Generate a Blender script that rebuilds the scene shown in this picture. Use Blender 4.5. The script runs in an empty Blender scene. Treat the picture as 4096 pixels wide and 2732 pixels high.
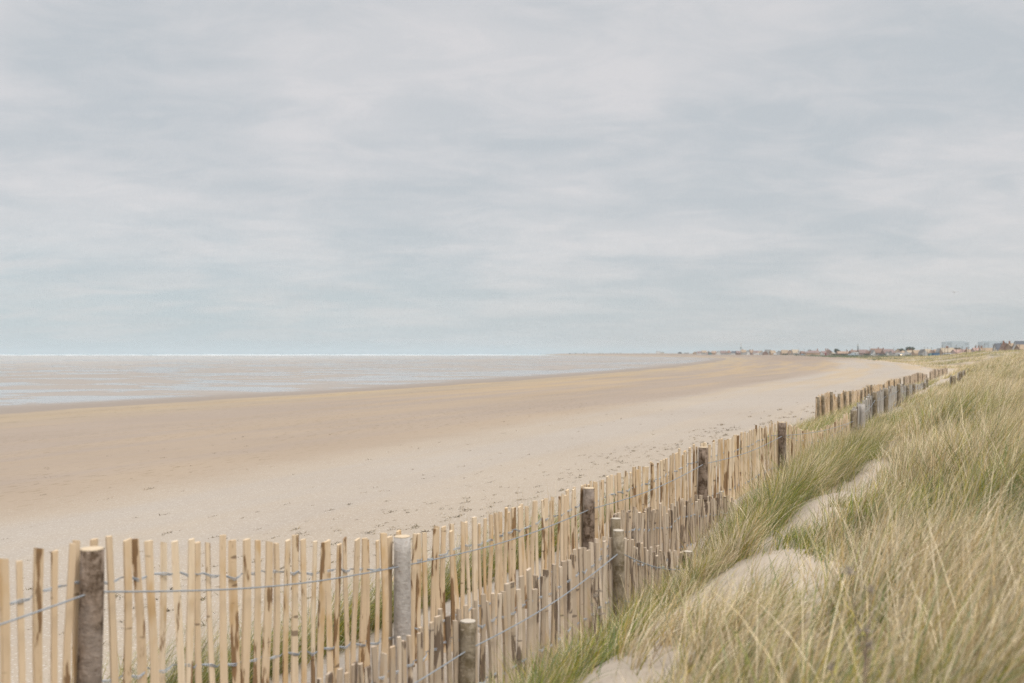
import bpy, math, random
import numpy as np
from mathutils import Vector

rng = np.random.default_rng(7)
random.seed(7)
C = bpy.context.scene.collection
F = 3982.0            # focal length in photo pixels (35 mm)
HZ = 1413.0           # photo row of the horizon

def at(px, y, Z):
    """a pixel of the photo at depth Z -> world point (eye at the origin, looking +Y)"""
    return Vector(((px - 2048.0) / F * Z, Z, (HZ - y) / F * Z))

# ------------------------------------------------------------------ helpers
def link(o, parent=None):
    C.objects.link(o)
    if parent is not None:
        o.parent = parent
    return o

def tag(o, label=None, cat=None, group=None, kind=None):
    if label: o["label"] = label
    if cat: o["category"] = cat
    if group: o["group"] = group
    if kind: o["kind"] = kind
    return o

def thing(name, label, cat, loc=(0, 0, 0), rotz=0.0, group=None):
    o = bpy.data.objects.new(name, None)
    o.empty_display_size = 0.2
    link(o)
    o.location = loc
    o.rotation_euler = (0, 0, rotz)
    return tag(o, label, cat, group)

class MB:
    """collects verts / faces (with an optional material slot) for ONE mesh object"""
    def __init__(self):
        self.v, self.f, self.a = [], [], []
        self.tone = 0.5
    def add(self, vs, fs):
        b = len(self.v)
        self.v += [tuple(p) for p in vs]
        self.a += [self.tone] * len(vs)
        self.f += [tuple(i + b for i in f) for f in fs]
    def box(self, x0, x1, y0, y1, z0, z1):
        self.add([(x0, y0, z0), (x1, y0, z0), (x1, y1, z0), (x0, y1, z0),
                  (x0, y0, z1), (x1, y0, z1), (x1, y1, z1), (x0, y1, z1)],
                 [(0, 3, 2, 1), (4, 5, 6, 7), (0, 1, 5, 4), (1, 2, 6, 5), (2, 3, 7, 6), (3, 0, 4, 7)])
    def loft(self, rings, cap0=True, cap1=True):
        n = len(rings[0])
        vs = [p for r in rings for p in r]
        fs = []
        for k in range(len(rings) - 1):
            for i in range(n):
                j = (i + 1) % n
                fs.append((k * n + i, k * n + j, (k + 1) * n + j, (k + 1) * n + i))
        if cap0: fs.append(tuple(range(n))[::-1])
        if cap1: fs.append(tuple((len(rings) - 1) * n + i for i in range(n)))
        self.add(vs, fs)
    def tube(self, pts, r, n=5):
        pts = [Vector(p) for p in pts]
        rings = []
        for i, p in enumerate(pts):
            d = (pts[min(i + 1, len(pts) - 1)] - pts[max(i - 1, 0)]).normalized()
            up = Vector((0, 0, 1)) if abs(d.z) < 0.9 else Vector((1, 0, 0))
            a = d.cross(up).normalized(); b = d.cross(a).normalized()
            rr = r[i] if isinstance(r, (list, tuple)) else r
            rings.append([p + (a * math.cos(t) + b * math.sin(t)) * rr for t in [2 * math.pi * k / n for k in range(n)]])
        self.loft(rings)
    def build(self, name, m, parent=None, smooth=False):
        me = bpy.data.meshes.new(name)
        me.from_pydata(self.v, [], self.f)
        at_ = me.attributes.new('tone', 'FLOAT', 'POINT')
        at_.data.foreach_set('value', np.array(self.a, dtype=np.float32))
        if smooth:
            me.polygons.foreach_set('use_smooth', [True] * len(me.polygons))
        me.materials.append(m)
        me.update()
        return link(bpy.data.objects.new(name, me), parent)

def np_mesh(name, co, faces, mat, attrs=None, col=None, smooth=True, parent=None):
    """numpy verts (n,3), quads (m,4) -> mesh object"""
    me = bpy.data.meshes.new(name)
    n, m = len(co), len(faces)
    me.vertices.add(n)
    me.vertices.foreach_set('co', np.ascontiguousarray(co, dtype=np.float32).ravel())
    me.loops.add(m * 4)
    me.loops.foreach_set('vertex_index', np.ascontiguousarray(faces, dtype=np.int32).ravel())
    me.polygons.add(m)
    me.polygons.foreach_set('loop_start', np.arange(0, m * 4, 4, dtype=np.int32))
    me.update(calc_edges=True)
    me.polygons.foreach_set('use_smooth', np.full(m, smooth))
    for k, v in (attrs or {}).items():
        a = me.attributes.new(k, 'FLOAT', 'POINT')
        a.data.foreach_set('value', np.ascontiguousarray(v, dtype=np.float32).ravel())
    if col is not None:
        a = me.attributes.new('col', 'FLOAT_COLOR', 'POINT')
        c4 = np.ones((n, 4), dtype=np.float32); c4[:, :3] = col
        a.data.foreach_set('color', c4.ravel())
    me.materials.append(mat)
    me.validate()
    return link(bpy.data.objects.new(name, me), parent)

def smooth(x):
    x = np.clip(x, 0, 1)
    return x * x * (3 - 2 * x)

def _hash(ix, iy, seed):
    h = np.sin(ix * 127.1 + iy * 311.7 + seed * 74.7) * 43758.5453
    return h - np.floor(h)

def vnoise(x, y, seed=0):
    ix, iy = np.floor(x), np.floor(y)
    fx, fy = smooth(x - ix), smooth(y - iy)
    a = _hash(ix, iy, seed); b = _hash(ix + 1, iy, seed)
    c = _hash(ix, iy + 1, seed); d = _hash(ix + 1, iy + 1, seed)
    return (a + (b - a) * fx) * (1 - fy) + (c + (d - c) * fx) * fy

def fbm(x, y, seed=0, octv=3):
    r, amp, tot = 0, 1.0, 0
    for k in range(octv):
        r = r + amp * vnoise(x * 2 ** k, y * 2 ** k, seed + k * 13); tot += amp; amp *= 0.5
    return r / tot

# ------------------------------------------------------------------ materials
def new_mat(name):
    m = bpy.data.materials.new(name); m.use_nodes = True
    nt = m.node_tree
    for n in list(nt.nodes): nt.nodes.remove(n)
    return m, nt

class N:
    """small node-graph helper"""
    def __init__(self, nt): self.nt = nt
    def n(self, t, **kw):
        nd = self.nt.nodes.new(t)
        for k, v in kw.items():
            setattr(nd, k, v)
        return nd
    def s(self, sock, v):
        if isinstance(v, bpy.types.NodeSocket): self.nt.links.new(v, sock)
        else: sock.default_value = v
    def math(self, op, a, b=0.0, c=None, clamp=False):
        nd = self.n('ShaderNodeMath', operation=op, use_clamp=clamp)
        self.s(nd.inputs[0], a); self.s(nd.inputs[1], b)
        if c is not None: self.s(nd.inputs[2], c)
        return nd.outputs[0]
    def ss(self, x, lo, hi, a=0.0, b=1.0):
        nd = self.n('ShaderNodeMapRange', interpolation_type='SMOOTHSTEP')
        self.s(nd.inputs[0], x); self.s(nd.inputs[1], lo); self.s(nd.inputs[2], hi); self.s(nd.inputs[3], a); self.s(nd.inputs[4], b)
        return nd.outputs[0]
    def lin(self, x, lo, hi, a=0.0, b=1.0):
        nd = self.n('ShaderNodeMapRange')
        self.s(nd.inputs[0], x); self.s(nd.inputs[1], lo); self.s(nd.inputs[2], hi); self.s(nd.inputs[3], a); self.s(nd.inputs[4], b)
        return nd.outputs[0]
    def mix(self, f, a, b, blend='MIX'):
        nd = self.n('ShaderNodeMix', data_type='RGBA', blend_type=blend)
        self.s(nd.inputs[0], f); self.s(nd.inputs[6], a if isinstance(a, bpy.types.NodeSocket) else (*a, 1)); self.s(nd.inputs[7], b if isinstance(b, bpy.types.NodeSocket) else (*b, 1))
        return nd.outputs[2]
    def attr(self, name):
        return self.n('ShaderNodeAttribute', attribute_name=name)
    def xyz(self, x, y, z=0.0):
        nd = self.n('ShaderNodeCombineXYZ')
        self.s(nd.inputs[0], x); self.s(nd.inputs[1], y); self.s(nd.inputs[2], z)
        return nd.outputs[0]
    def noise(self, vec, scale, detail=3.0, rough=0.55, w=None, dist=0.0):
        nd = self.n('ShaderNodeTexNoise', noise_dimensions='4D' if w is not None else '3D')
        self.s(nd.inputs['Vector'], vec); self.s(nd.inputs['Scale'], scale)
        self.s(nd.inputs['Detail'], detail); self.s(nd.inputs['Roughness'], rough); self.s(nd.inputs['Distortion'], dist)
        if w is not None: self.s(nd.inputs['W'], w)
        return nd.outputs['Fac']
    def vor(self, vec, scale):
        nd = self.n('ShaderNodeTexVoronoi')
        self.s(nd.inputs['Vector'], vec); self.s(nd.inputs['Scale'], scale)
        return nd
    def scale(self, vec, v):
        nd = self.n('ShaderNodeVectorMath', operation='MULTIPLY')
        self.s(nd.inputs[0], vec); self.s(nd.inputs[1], v)
        return nd.outputs[0]
    def bsdf(self, col, rough=0.8, spec=0.3, normal=None, metal=0.0):
        b = self.n('ShaderNodeBsdfPrincipled')
        self.s(b.inputs['Base Color'], col if isinstance(col, bpy.types.NodeSocket) else (*col, 1))
        self.s(b.inputs['Roughness'], rough); self.s(b.inputs['Specular IOR Level'], spec); self.s(b.inputs['Metallic'], metal)
        if normal is not None: self.s(b.inputs['Normal'], normal)
        return b.outputs[0]
    def bump(self, h, strength, dist):
        nd = self.n('ShaderNodeBump')
        self.s(nd.inputs['Height'], h); self.s(nd.inputs['Strength'], strength); self.s(nd.inputs['Distance'], dist)
        return nd.outputs[0]
    def out(self, sh):
        o = self.n('ShaderNodeOutputMaterial'); self.s(o.inputs['Surface'], sh)

def mat_plain(name, col, rough=0.75, spec=0.3, var=0.12, scale=6.0, metal=0.0):
    col = tuple(0.75 * x for x in col)
    m, nt = new_mat(name); g = N(nt)
    tc = g.n('ShaderNodeTexCoord').outputs['Object']
    nz = g.noise(tc, scale, 4.0, 0.6)
    c = g.mix(nz, tuple(x * (1 - var) for x in col), tuple(min(1, x * (1 + var)) for x in col))
    g.out(g.bsdf(c, rough, spec, metal=metal))
    return m

def mat_sand():
    m, nt = new_mat('sand'); g = N(nt)
    D = g.attr('shore').outputs['Fac']           # metres inland of the wet edge
    L = g.attr('along').outputs['Fac']           # metres along the coast
    P = g.n('ShaderNodeNewGeometry').outputs['Position']
    wob = g.math('MULTIPLY', g.math('SUBTRACT', g.noise(g.xyz(g.math('MULTIPLY', L, 0.02), g.math('MULTIPLY', D, 0.02)), 1.0, 4.0), 0.5), 9.0)
    fine = g.math('MULTIPLY', g.math('SUBTRACT', g.noise(P, 0.35, 4.0, 0.6), 0.5), 3.0)
    Dw = g.math('ADD', g.math('ADD', D, wob), fine)
    # dry sand, in bands that run along the coast
    col = g.mix(g.ss(Dw, 4.0, 20.0), (0.47, 0.37, 0.255), (0.42, 0.335, 0.265))
    col = g.mix(g.ss(g.math('ADD', g.math('ADD', D, g.math('MULTIPLY', wob, 0.3)), g.math('MULTIPLY', fine, 0.5)), 45.5, 49.0), col, (0.475, 0.41, 0.345))
    col = g.mix(g.ss(Dw, 57.0, 63.0), col, (0.60, 0.495, 0.385))
    streak = g.noise(g.xyz(g.math('MULTIPLY', L, 0.012), g.math('MULTIPLY', D, 0.17)), 1.0, 5.0, 0.6)
    fard = g.ss(L, 50.0, 130.0, 0.35, 1.0)
    col = g.mix(g.math('MULTIPLY', g.ss(streak, 0.44, 0.60, 0.0, 0.72), fard), col, (0.56, 0.405, 0.225))
    streak2 = g.noise(g.xyz(g.math('MULTIPLY', L, 0.02), g.math('MULTIPLY', D, 0.28)), 1.0, 4.0, 0.6, w=8.0)
    col = g.mix(g.math('MULTIPLY', g.ss(streak2, 0.50, 0.66, 0.0, 0.34), fard), col, (0.30, 0.235, 0.18))
    patch = g.noise(P, 0.12, 4.0, 0.6)
    col = g.mix(g.math('MULTIPLY', g.lin(patch, 0.3, 0.7, 0.0, 0.3), g.ss(Dw, 62.0, 55.0)), col, (0.32, 0.25, 0.195))
    # thin weed litter lines
    lit = g.noise(g.xyz(g.math('MULTIPLY', L, 1.6), g.math('MULTIPLY', D, 6.5)), 1.0, 3.0, 0.7)
    litz = g.noise(g.xyz(g.math('MULTIPLY', L, 0.05), g.math('MULTIPLY', D, 0.16)), 1.0, 3.0, 0.5)
    litm = g.math('MULTIPLY', g.ss(lit, 0.56, 0.66), g.ss(litz, 0.34, 0.60, 0.25, 1.0))
    litm = g.math('MULTIPLY', litm, g.ss(Dw, 1.0, 3.0))
    litm = g.math('MULTIPLY', litm, g.ss(Dw, 50.0, 44.0))
    col = g.mix(g.math('MULTIPLY', litm, 0.8), col, (0.22, 0.155, 0.075))
    # weed lines left by the last tides
    for d0, wd in ((3.5, 1.0), (10.5, 0.8)):
        line = g.math('SUBTRACT', 1.0, g.math('DIVIDE', g.math('ABSOLUTE', g.math('SUBTRACT', g.math('ADD', D, g.math('MULTIPLY', wob, 0.35)), d0)), wd), clamp=True)
        dots = g.ss(g.noise(g.xyz(g.math('MULTIPLY', L, 0.5), g.math('MULTIPLY', D, 1.8)), 1.0, 4.0, 0.75), 0.5, 0.66)
        col = g.mix(g.math('MULTIPLY', g.math('MULTIPLY', line, dots), 0.75), col, (0.17, 0.12, 0.06))
    # shell and shingle specks
    v1 = g.vor(P, 34.0)
    v2 = g.vor(P, 75.0)
    shellz = g.math('MULTIPLY', g.ss(Dw, 44.0, 49.0), g.ss(Dw, 63.0, 55.0))
    sp = g.math('MULTIPLY', g.ss(v1.outputs['Distance'], 0.32, 0.18), g.ss(g.n('ShaderNodeSeparateColor').outputs[0], 0.0, 1.0))
    sepc = g.n('ShaderNodeSeparateColor'); g.s(sepc.inputs[0], v1.outputs['Color'])
    bright = g.math('MULTIPLY', g.ss(v1.outputs['Distance'], 0.45, 0.25), g.ss(sepc.outputs[0], 0.62, 0.70))
    dark = g.math('MULTIPLY', g.ss(v1.outputs['Distance'], 0.40, 0.22), g.ss(sepc.outputs[1], 0.80, 0.86))
    sep2 = g.n('ShaderNodeSeparateColor'); g.s(sep2.inputs[0], v2.outputs['Color'])
    grain = sep2.outputs[2]
    col = g.mix(g.math('MULTIPLY', bright, g.math('MULTIPLY', shellz, 0.8)), col, (0.72, 0.66, 0.58))
    col = g.mix(g.math('MULTIPLY', dark, g.math('MULTIPLY', shellz, 0.6)), col, (0.22, 0.165, 0.12))
    col = g.mix(g.math('MULTIPLY', g.math('SUBTRACT', grain, 0.0), g.math('ADD', 0.08, g.math('MULTIPLY', shellz, 0.25))), col, (0.62, 0.53, 0.43))
    # far shingle bank
    shg = g.attr('shingle').outputs['Fac']
    shc = g.mix(g.noise(g.xyz(g.math('MULTIPLY', L, 0.03), g.math('MULTIPLY', D, 0.2)), 1.0, 4.0), (0.31, 0.24, 0.19), (0.43, 0.325, 0.245))
    col = g.mix(shg, col, shc)
    turf = g.attr('turf').outputs['Fac']
    tm = g.ss(g.noise(P, 0.14, 5.0, 0.65), 0.42, 0.6)
    col = g.mix(g.math('MULTIPLY', turf, tm), col, (0.20, 0.175, 0.085))
    tha = g.attr('thatch_shade').outputs['Fac']
    tn = g.noise(P, 9.0, 4.0, 0.65)
    tcol = g.mix(g.noise(g.scale(P, (40, 90, 40)), 1.0, 3.0), (0.14, 0.105, 0.06), (0.33, 0.26, 0.165))
    col = g.mix(g.math('MULTIPLY', tha, g.ss(tn, 0.30, 0.52, 0.45, 0.95)), col, tcol)  # dead litter under the grass, its dark tone also painting shade between tussocks
    # tidal flats
    damp = g.ss(Dw, 1.2, -0.8)
    mud = g.mix(g.noise(g.xyz(g.math('MULTIPLY', L, 0.012), g.math('MULTIPLY', D, 0.05)), 1.0, 4.0), (0.38, 0.33, 0.285), (0.45, 0.395, 0.345))
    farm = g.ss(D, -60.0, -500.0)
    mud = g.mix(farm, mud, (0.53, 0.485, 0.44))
    mud = g.mix(g.ss(Dw, -14.0, -2.0), mud, (0.35, 0.285, 0.23))
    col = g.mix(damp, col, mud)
    pu = g.noise(g.xyz(g.math('MULTIPLY', L, 0.075), g.math('MULTIPLY', D, 0.055)), 1.0, 6.0, 0.62, dist=0.6)
    pl = g.noise(g.xyz(g.math('MULTIPLY', L, 0.006), g.math('MULTIPLY', D, 0.018)), 1.0, 3.0, 0.5)
    pool = g.ss(g.math('ADD', pu, g.math('MULTIPLY', pl, 0.55)), 0.76, 0.85)
    pool = g.math('MULTIPLY', pool, g.ss(Dw, -5.0, -12.0))
    pool = g.math('MULTIPLY', pool, g.ss(D, -1100.0, -260.0, 0.25, 1.0))
    pool = g.math('MULTIPLY', pool, damp)
    col = g.mix(1.0, col, (0.63, 0.63, 0.63), 'MULTIPLY')
    rip = g.noise(P, 5.0, 4.0, 0.6)
    rip2 = g.noise(P, 0.9, 3.0, 0.5)
    h = g.math('ADD', g.math('MULTIPLY', rip, 0.35), rip2)
    nb = g.bump(h, 0.35, 0.12)
    dry = g.bsdf(col, 0.95, 0.12, nb)
    wet = g.n('ShaderNodeBsdfGlossy'); g.s(wet.inputs['Color'], (0.96, 0.95, 0.96, 1)); g.s(wet.inputs['Roughness'], 0.08)
    fac = g.math('ADD', g.math('MULTIPLY', pool, 0.72), g.math('MULTIPLY', damp, g.lin(farm, 0, 1, 0.06, 0.16)), clamp=True)
    mx = g.n('ShaderNodeMixShader'); g.s(mx.inputs[0], fac); g.s(mx.inputs[1], dry); g.s(mx.inputs[2], wet.outputs[0])
    g.out(mx.outputs[0])
    return m

def mat_grass():
    m, nt = new_mat('marram'); g = N(nt)
    c = g.attr('col').outputs['Color']
    d = g.bsdf(c, 0.65, 0.25)
    t = g.n('ShaderNodeBsdfTranslucent'); g.s(t.inputs['Color'], c)
    mx = g.n('ShaderNodeMixShader'); g.s(mx.inputs[0], 0.18); g.s(mx.inputs[1], d); g.s(mx.inputs[2], t.outputs[0])
    g.out(mx.outputs[0])
    return m

def mat_pale(name, cols, bark, bark_amt, grey):
    """cleft chestnut: long grain, knots, strips of bark left on some faces"""
    m, nt = new_mat(name); g = N(nt)
    tone = g.attr('tone').outputs['Fac']
    tc = g.n('ShaderNodeTexCoord').outputs['Object']
    w = g.math('MULTIPLY', tone, 60.0)
    grain = g.noise(g.scale(tc, (55, 55, 2.5)), 1.0, 5.0, 0.65, w=w)
    blot = g.noise(g.scale(tc, (9, 9, 3.0)), 1.0, 3.0, 0.55, w=w)
    c = g.mix(g.lin(g.math('FRACT', g.math('MULTIPLY', tone, 7.7)), 0, 1, -0.15, 1.1), cols[0], cols[1])
    c = g.mix(g.ss(g.math('FRACT', g.math('MULTIPLY', tone, 3.9)), 0.60, 1.0, 0.0, 0.7), c, cols[2])
    c = g.mix(g.lin(grain, 0.35, 0.75, 0.0, 0.55), c, cols[2])
    c = g.mix(g.ss(blot, 0.52, 0.66, 0.0, 0.7), c, cols[3])
    bm = g.noise(g.scale(tc, (13, 13, 2.2)), 1.0, 4.0, 0.6, w=g.math('ADD', w, 9.0))
    frac = g.math('FRACT', g.math('MULTIPLY', tone, 17.31))
    thr = g.lin(frac, 0.0, 1.0, 0.86 - bark_amt, 0.70 - bark_amt * 0.55)
    bmask = g.ss(bm, thr, g.math('ADD', thr, 0.035))
    bc = g.mix(g.noise(g.scale(tc, (30, 30, 22)), 1.0, 4.0, 0.65, w=w), bark[0], bark[1])
    c = g.mix(g.math('MULTIPLY', bmask, 0.9), c, bc)
    kn = g.noise(g.scale(tc, (7, 7, 26)), 1.0, 1.0, 0.4, w=g.math('ADD', w, 31.0))
    c = g.mix(g.ss(kn, 0.70, 0.74, 0.0, 0.7), c, bark[1])
    nb = g.bump(grain, 0.5, 0.004)
    g.out(g.bsdf(c, 0.8, 0.2, nb))
    return m

def mat_bark(name, c1, c2, c3, c4):
    m, nt = new_mat(name); g = N(nt)
    tone = g.attr('tone').outputs['Fac']
    tc = g.n('ShaderNodeTexCoord').outputs['Object']
    w = g.math('MULTIPLY', tone, 40.0)
    a = g.noise(g.scale(tc, (16, 16, 13)), 1.0, 6.0, 0.68, w=w)
    b = g.noise(g.scale(tc, (28, 28, 60)), 1.0, 4.0, 0.6, w=w)
    p = g.noise(g.scale(tc, (5, 5, 3.2)), 1.0, 3.0, 0.5, w=g.math('ADD', w, 5.0))
    c = g.mix(g.ss(a, 0.38, 0.60), c1, c2)
    c = g.mix(g.ss(p, 0.48, 0.60, 0.0, 0.6), c, c3)
    c = g.mix(g.ss(b, 0.60, 0.70, 0.0, 0.8), c, c4)
    nb = g.bump(g.math('ADD', a, g.math('MULTIPLY', b, 0.6)), 0.9, 0.014)
    g.out(g.bsdf(c, 0.9, 0.15, nb))
    return m

def mat_cut(name, c1, c2):
    m, nt = new_mat(name); g = N(nt)
    tc = g.n('ShaderNodeTexCoord').outputs['Object']
    nz = g.noise(tc, 40.0, 3.0)
    g.out(g.bsdf(g.mix(nz, c1, c2), 0.85, 0.15))
    return m

M = {}
M['sand'] = mat_sand()
M['grass'] = mat_grass()
M['pale'] = mat_pale('pale_wood', [(0.56, 0.425, 0.28), (0.68, 0.56, 0.41), (0.48, 0.35, 0.22), (0.47, 0.30, 0.135)], [(0.25, 0.135, 0.05), (0.10, 0.06, 0.035)], 0.275, 0)
M['pale_grey'] = mat_pale('pale_weathered', [(0.43, 0.345, 0.255), (0.57, 0.475, 0.37), (0.27, 0.20, 0.14), (0.42, 0.305, 0.195)], [(0.15, 0.10, 0.065), (0.09, 0.07, 0.055)], 0.29, 1)
M['pale_silver'] = mat_pale('pale_silvered', [(0.36, 0.34, 0.305), (0.46, 0.43, 0.385), (0.23, 0.20, 0.165), (0.33, 0.27, 0.21)], [(0.16, 0.11, 0.075), (0.10, 0.08, 0.06)], 0.26, 1)
M['bark'] = mat_bark('bark_brown', (0.065, 0.042, 0.025), (0.25, 0.19, 0.145), (0.27, 0.225, 0.19), (0.075, 0.04, 0.022))
M['bark_grey'] = mat_bark('bark_smooth', (0.33, 0.30, 0.27), (0.42, 0.385, 0.35), (0.36, 0.325, 0.29), (0.22, 0.14, 0.085))
M['bark_dark'] = mat_bark('bark_mossy', (0.13, 0.10, 0.06), (0.27, 0.225, 0.165), (0.17, 0.13, 0.08), (0.36, 0.30, 0.23))
M['cut'] = mat_cut('cut_wood', (0.44, 0.335, 0.22), (0.50, 0.41, 0.30))
M['cut_grey'] = mat_cut('cut_weathered', (0.36, 0.31, 0.25), (0.45, 0.40, 0.33))
M['wire'] = mat_plain('galvanised_wire', (0.36, 0.39, 0.42), 0.5, 0.5, 0.2, 30.0, metal=0.35)
M['weed'] = mat_grass()

# ------------------------------------------------------------------ terrain
dS = np.array((0.457, 0.8894)); dT = np.array((-0.8894, 0.457))   # along / across the fences
YS = np.array([-400, -100, 0, 72, 153, 267, 430, 663, 943, 1200, 1450, 2000, 3000, 3300, 4200, 6000, 40000.])
XS = np.array([-230, -106, -67, -37, -2, 37, 84, 142, 203, 206, 185, 132, 77, 110, 1200, 4000, 60000.])
def Xs(Y):
    Y = np.asarray(Y, dtype=float)
    r = 0
    for k in (-0.06, -0.03, 0, 0.03, 0.06):
        r = r + np.interp(Y + k * (np.abs(Y) + 60), YS, XS)
    return r / 5
def Xf(Y):
    Y = np.asarray(Y, dtype=float)
    w = smooth((Y - 170) / 150.0)
    return (0.5138 * Y - 3.82) * (1 - w) + (Xs(Y) + 76) * w

T_T = np.array([-60, -6, 0, 1.0, 1.8, 2.15, 2.6, 3.4, 4.0, 4.4, 5.5, 7.5])
T_S = np.array([-40, 0, 5, 9, 14, 20, 30, 45, 70, 110, 160, 240.])
T_Z = np.array([
 [-.8, -1.2, -1.55, -1.62, -1.75, -1.95, -2.1, -2.1, -2.1, -2.25, -2.4, -2.5],
 [-.8, -1.2, -1.55, -1.62, -1.72, -1.92, -2.1, -2.1, -2.1, -2.25, -2.4, -2.5],
 [-.6, -1.0, -1.40, -1.44, -1.50, -1.80, -2.15, -2.12, -2.03, -2.25, -2.42, -2.52],
 [-.4, -.90, -1.33, -1.38, -1.48, -1.70, -1.97, -1.95, -1.85, -2.08, -2.36, -2.5],
 [-.3, -.80, -1.28, -1.33, -1.45, -1.58, -1.70, -1.75, -1.80, -1.95, -2.25, -2.46],
 [-.2, -.70, -1.28, -1.33, -1.40, -1.45, -1.55, -1.70, -1.80, -1.90, -2.15, -2.45],
 [-.2, -.70, -1.26, -1.30, -1.35, -1.40, -1.50, -1.60, -1.70, -1.80, -2.05, -2.4],
 [0.0, -.60, -1.22, -1.28, -1.35, -1.40, -1.45, -1.50, -1.60, -1.70, -1.95, -2.4],
 [0.2, -.45, -1.05, -1.15, -1.25, -1.30, -1.35, -1.40, -1.50, -1.60, -1.90, -2.4],
 [0.5, 0.15, -.40, -.55, -.72, -.80, -.90, -1.05, -1.2, -1.35, -1.75, -2.4],
 [0.7, 0.35, -.10, -.28, -.45, -.55, -.65, -.85, -1.05, -1.25, -1.70, -2.4],
 [-.6, -.80, -1.0, -1.1, -1.2, -1.25, -1.3, -1.4, -1.5, -1.6, -1.9, -2.4]])
def _table(s, t):
    i = np.clip(np.searchsorted(T_S, s) - 1, 0, len(T_S) - 2)
    j = np.clip(np.searchsorted(T_T, t) - 1, 0, len(T_T) - 2)
    u = np.clip((s - T_S[i]) / (T_S[i + 1] - T_S[i]), 0, 1)
    v = np.clip((t - T_T[j]) / (T_T[j + 1] - T_T[j]), 0, 1)
    return (T_Z[i, j] * (1 - u) + T_Z[i + 1, j] * u) * (1 - v) + (T_Z[i, j + 1] * (1 - u) + T_Z[i + 1, j + 1] * u) * v

BD = np.array([-1e6, -60, 0, 8, 20, 45, 58, 75, 120, 1e6])
BZ = np.array([-4.55, -4.52, -4.45, -4.28, -3.85, -2.85, -2.5, -2.2, -2.0, -1.95])
def shore_D(X, Y):
    return (X - Xs(Y)) * 0.92
def st(X, Y):
    return X * dS[0] + Y * dS[1], X * dT[0] + Y * dT[1]
def H(X, Y):
    X = np.asarray(X, dtype=float); Y = np.asarray(Y, dtype=float)
    s, t = st(X, Y)
    D = shore_D(X, Y)
    zb = (np.interp(D - 4, BD, BZ) + np.interp(D, BD, BZ) + np.interp(D + 4, BD, BZ)) / 3
    zb = zb - 0.32 * smooth((Y - 1500) / 1100.0) * (D < 0)
    zb = zb + 1.3 * smooth((Y - 1300) / 700.0) * smooth(D / 60)
    zd = 0
    for a in (-0.06, 0.0, 0.06):
        for b in (-0.22, -0.08, 0.08, 0.22):
            zd = zd + _table(s + a * (np.abs(s) + 6), t + b)
    zd = zd / 12
    fade = 1 - smooth((s - 165) / 90.0)
    w = 1 - smooth((t - 4.6) / 3.2)
    w = w * fade
    z = zb * (1 - w) + zd * w
    # the dune ridge runs on behind the far beach, lower and lower, in hummocks
    amp = np.interp(Y, [150, 185, 225, 260, 300, 340, 430, 540], [0.0, 1.2, 2.5, 2.35, 1.75, 1.3, 0.6, 0.0])
    hm = 0.55 + 0.9 * fbm(X / 13, Y / 26, 5, 3)
    zr = zb + amp * hm * smooth((D - 62) / 24)
    z = np.where(Y > 150, np.maximum(z, zr), z)
    z = z + smooth((s - 40) / 60) * (1 - smooth((s - 200) / 60)) * smooth((D - 66) / 16) * (fbm(X / 9, Y / 14, 6, 3) - 0.45) * 0.35
    near = smooth((6.0 - t) / 2.5) * (1 - smooth((s - 60) / 60))
    z = z + near * ((fbm(X / 1.3, Y / 1.3, 2, 3) - 0.5) * 0.16 + (vnoise(X / 0.28, Y / 0.28, 9) - 0.5) * 0.022)
    hump = smooth((1.75 - t) / 0.7) * smooth((s - 0.5) / 3) * (1 - smooth((s - 70) / 60))
    z = z + hump * (fbm(X / 2.3 + 3.1, Y / 2.3, 41, 2) - 0.5) * (0.42 + 0.35 * smooth((s - 12) / 20))
    z = z + smooth((2.2 - t) / 0.3) * smooth((t - 1.0) / 0.3) * smooth((s - 4) / 1.5) * (1 - smooth((s - 15) / 3)) * (vnoise(s / 1.1, t / 0.6, 15) - 0.5) * 0.16
    bch = smooth((t - 4.5) / 3) * (D > 0) * (1 - smooth((Y - 300) / 200))
    z = z + bch * (fbm(X / 3.0, Y / 3.0, 22, 3) - 0.5) * 0.10
    return z

rows = [-30.0]
while rows[-1] < 0.5: rows.append(rows[-1] + max(0.12, (0.6 - rows[-1]) * 0.16))
while rows[-1] < 17: rows.append(rows[-1] + 0.12)
while rows[-1] < 6500: rows.append(rows[-1] * 1.038)
rows += [9000, 15000, 26000, 40000]
rows = np.array(rows)
geo = lambda a, r, n: a * (r ** np.arange(n))
fl = -np.concatenate([np.arange(0, 40, 2.0)[1:], geo(40, 1.17, 44)])[::-1]
be = np.linspace(0, 1, 58)[:-1]
du = np.concatenate([np.arange(-5.2, 8.0, 0.1), 8 * geo(1, 1.16, 52)])
Yg = rows[:, None]
xs_, xf_ = Xs(rows)[:, None], Xf(rows)[:, None]
colsX = np.concatenate([xs_ + fl[None, :], xs_ + (xf_ - 5.3 - xs_) * be[None, :], xf_ + du[None, :]], axis=1)
NC = colsX.shape[1]; NR = len(rows)
GX = colsX; GY = np.broadcast_to(Yg, GX.shape)
GZ = H(GX, GY)
Dg = shore_D(GX, GY)
sG, tG = st(GX, GY)
shing = smooth((GY - 280) / 260) * smooth((Dg - 12) / 25)
turf = smooth((GY - 150) / 60) * smooth((Dg - 62) / 8) * (1 - 0.55 * smooth((GY - 430) / 200))
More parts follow.
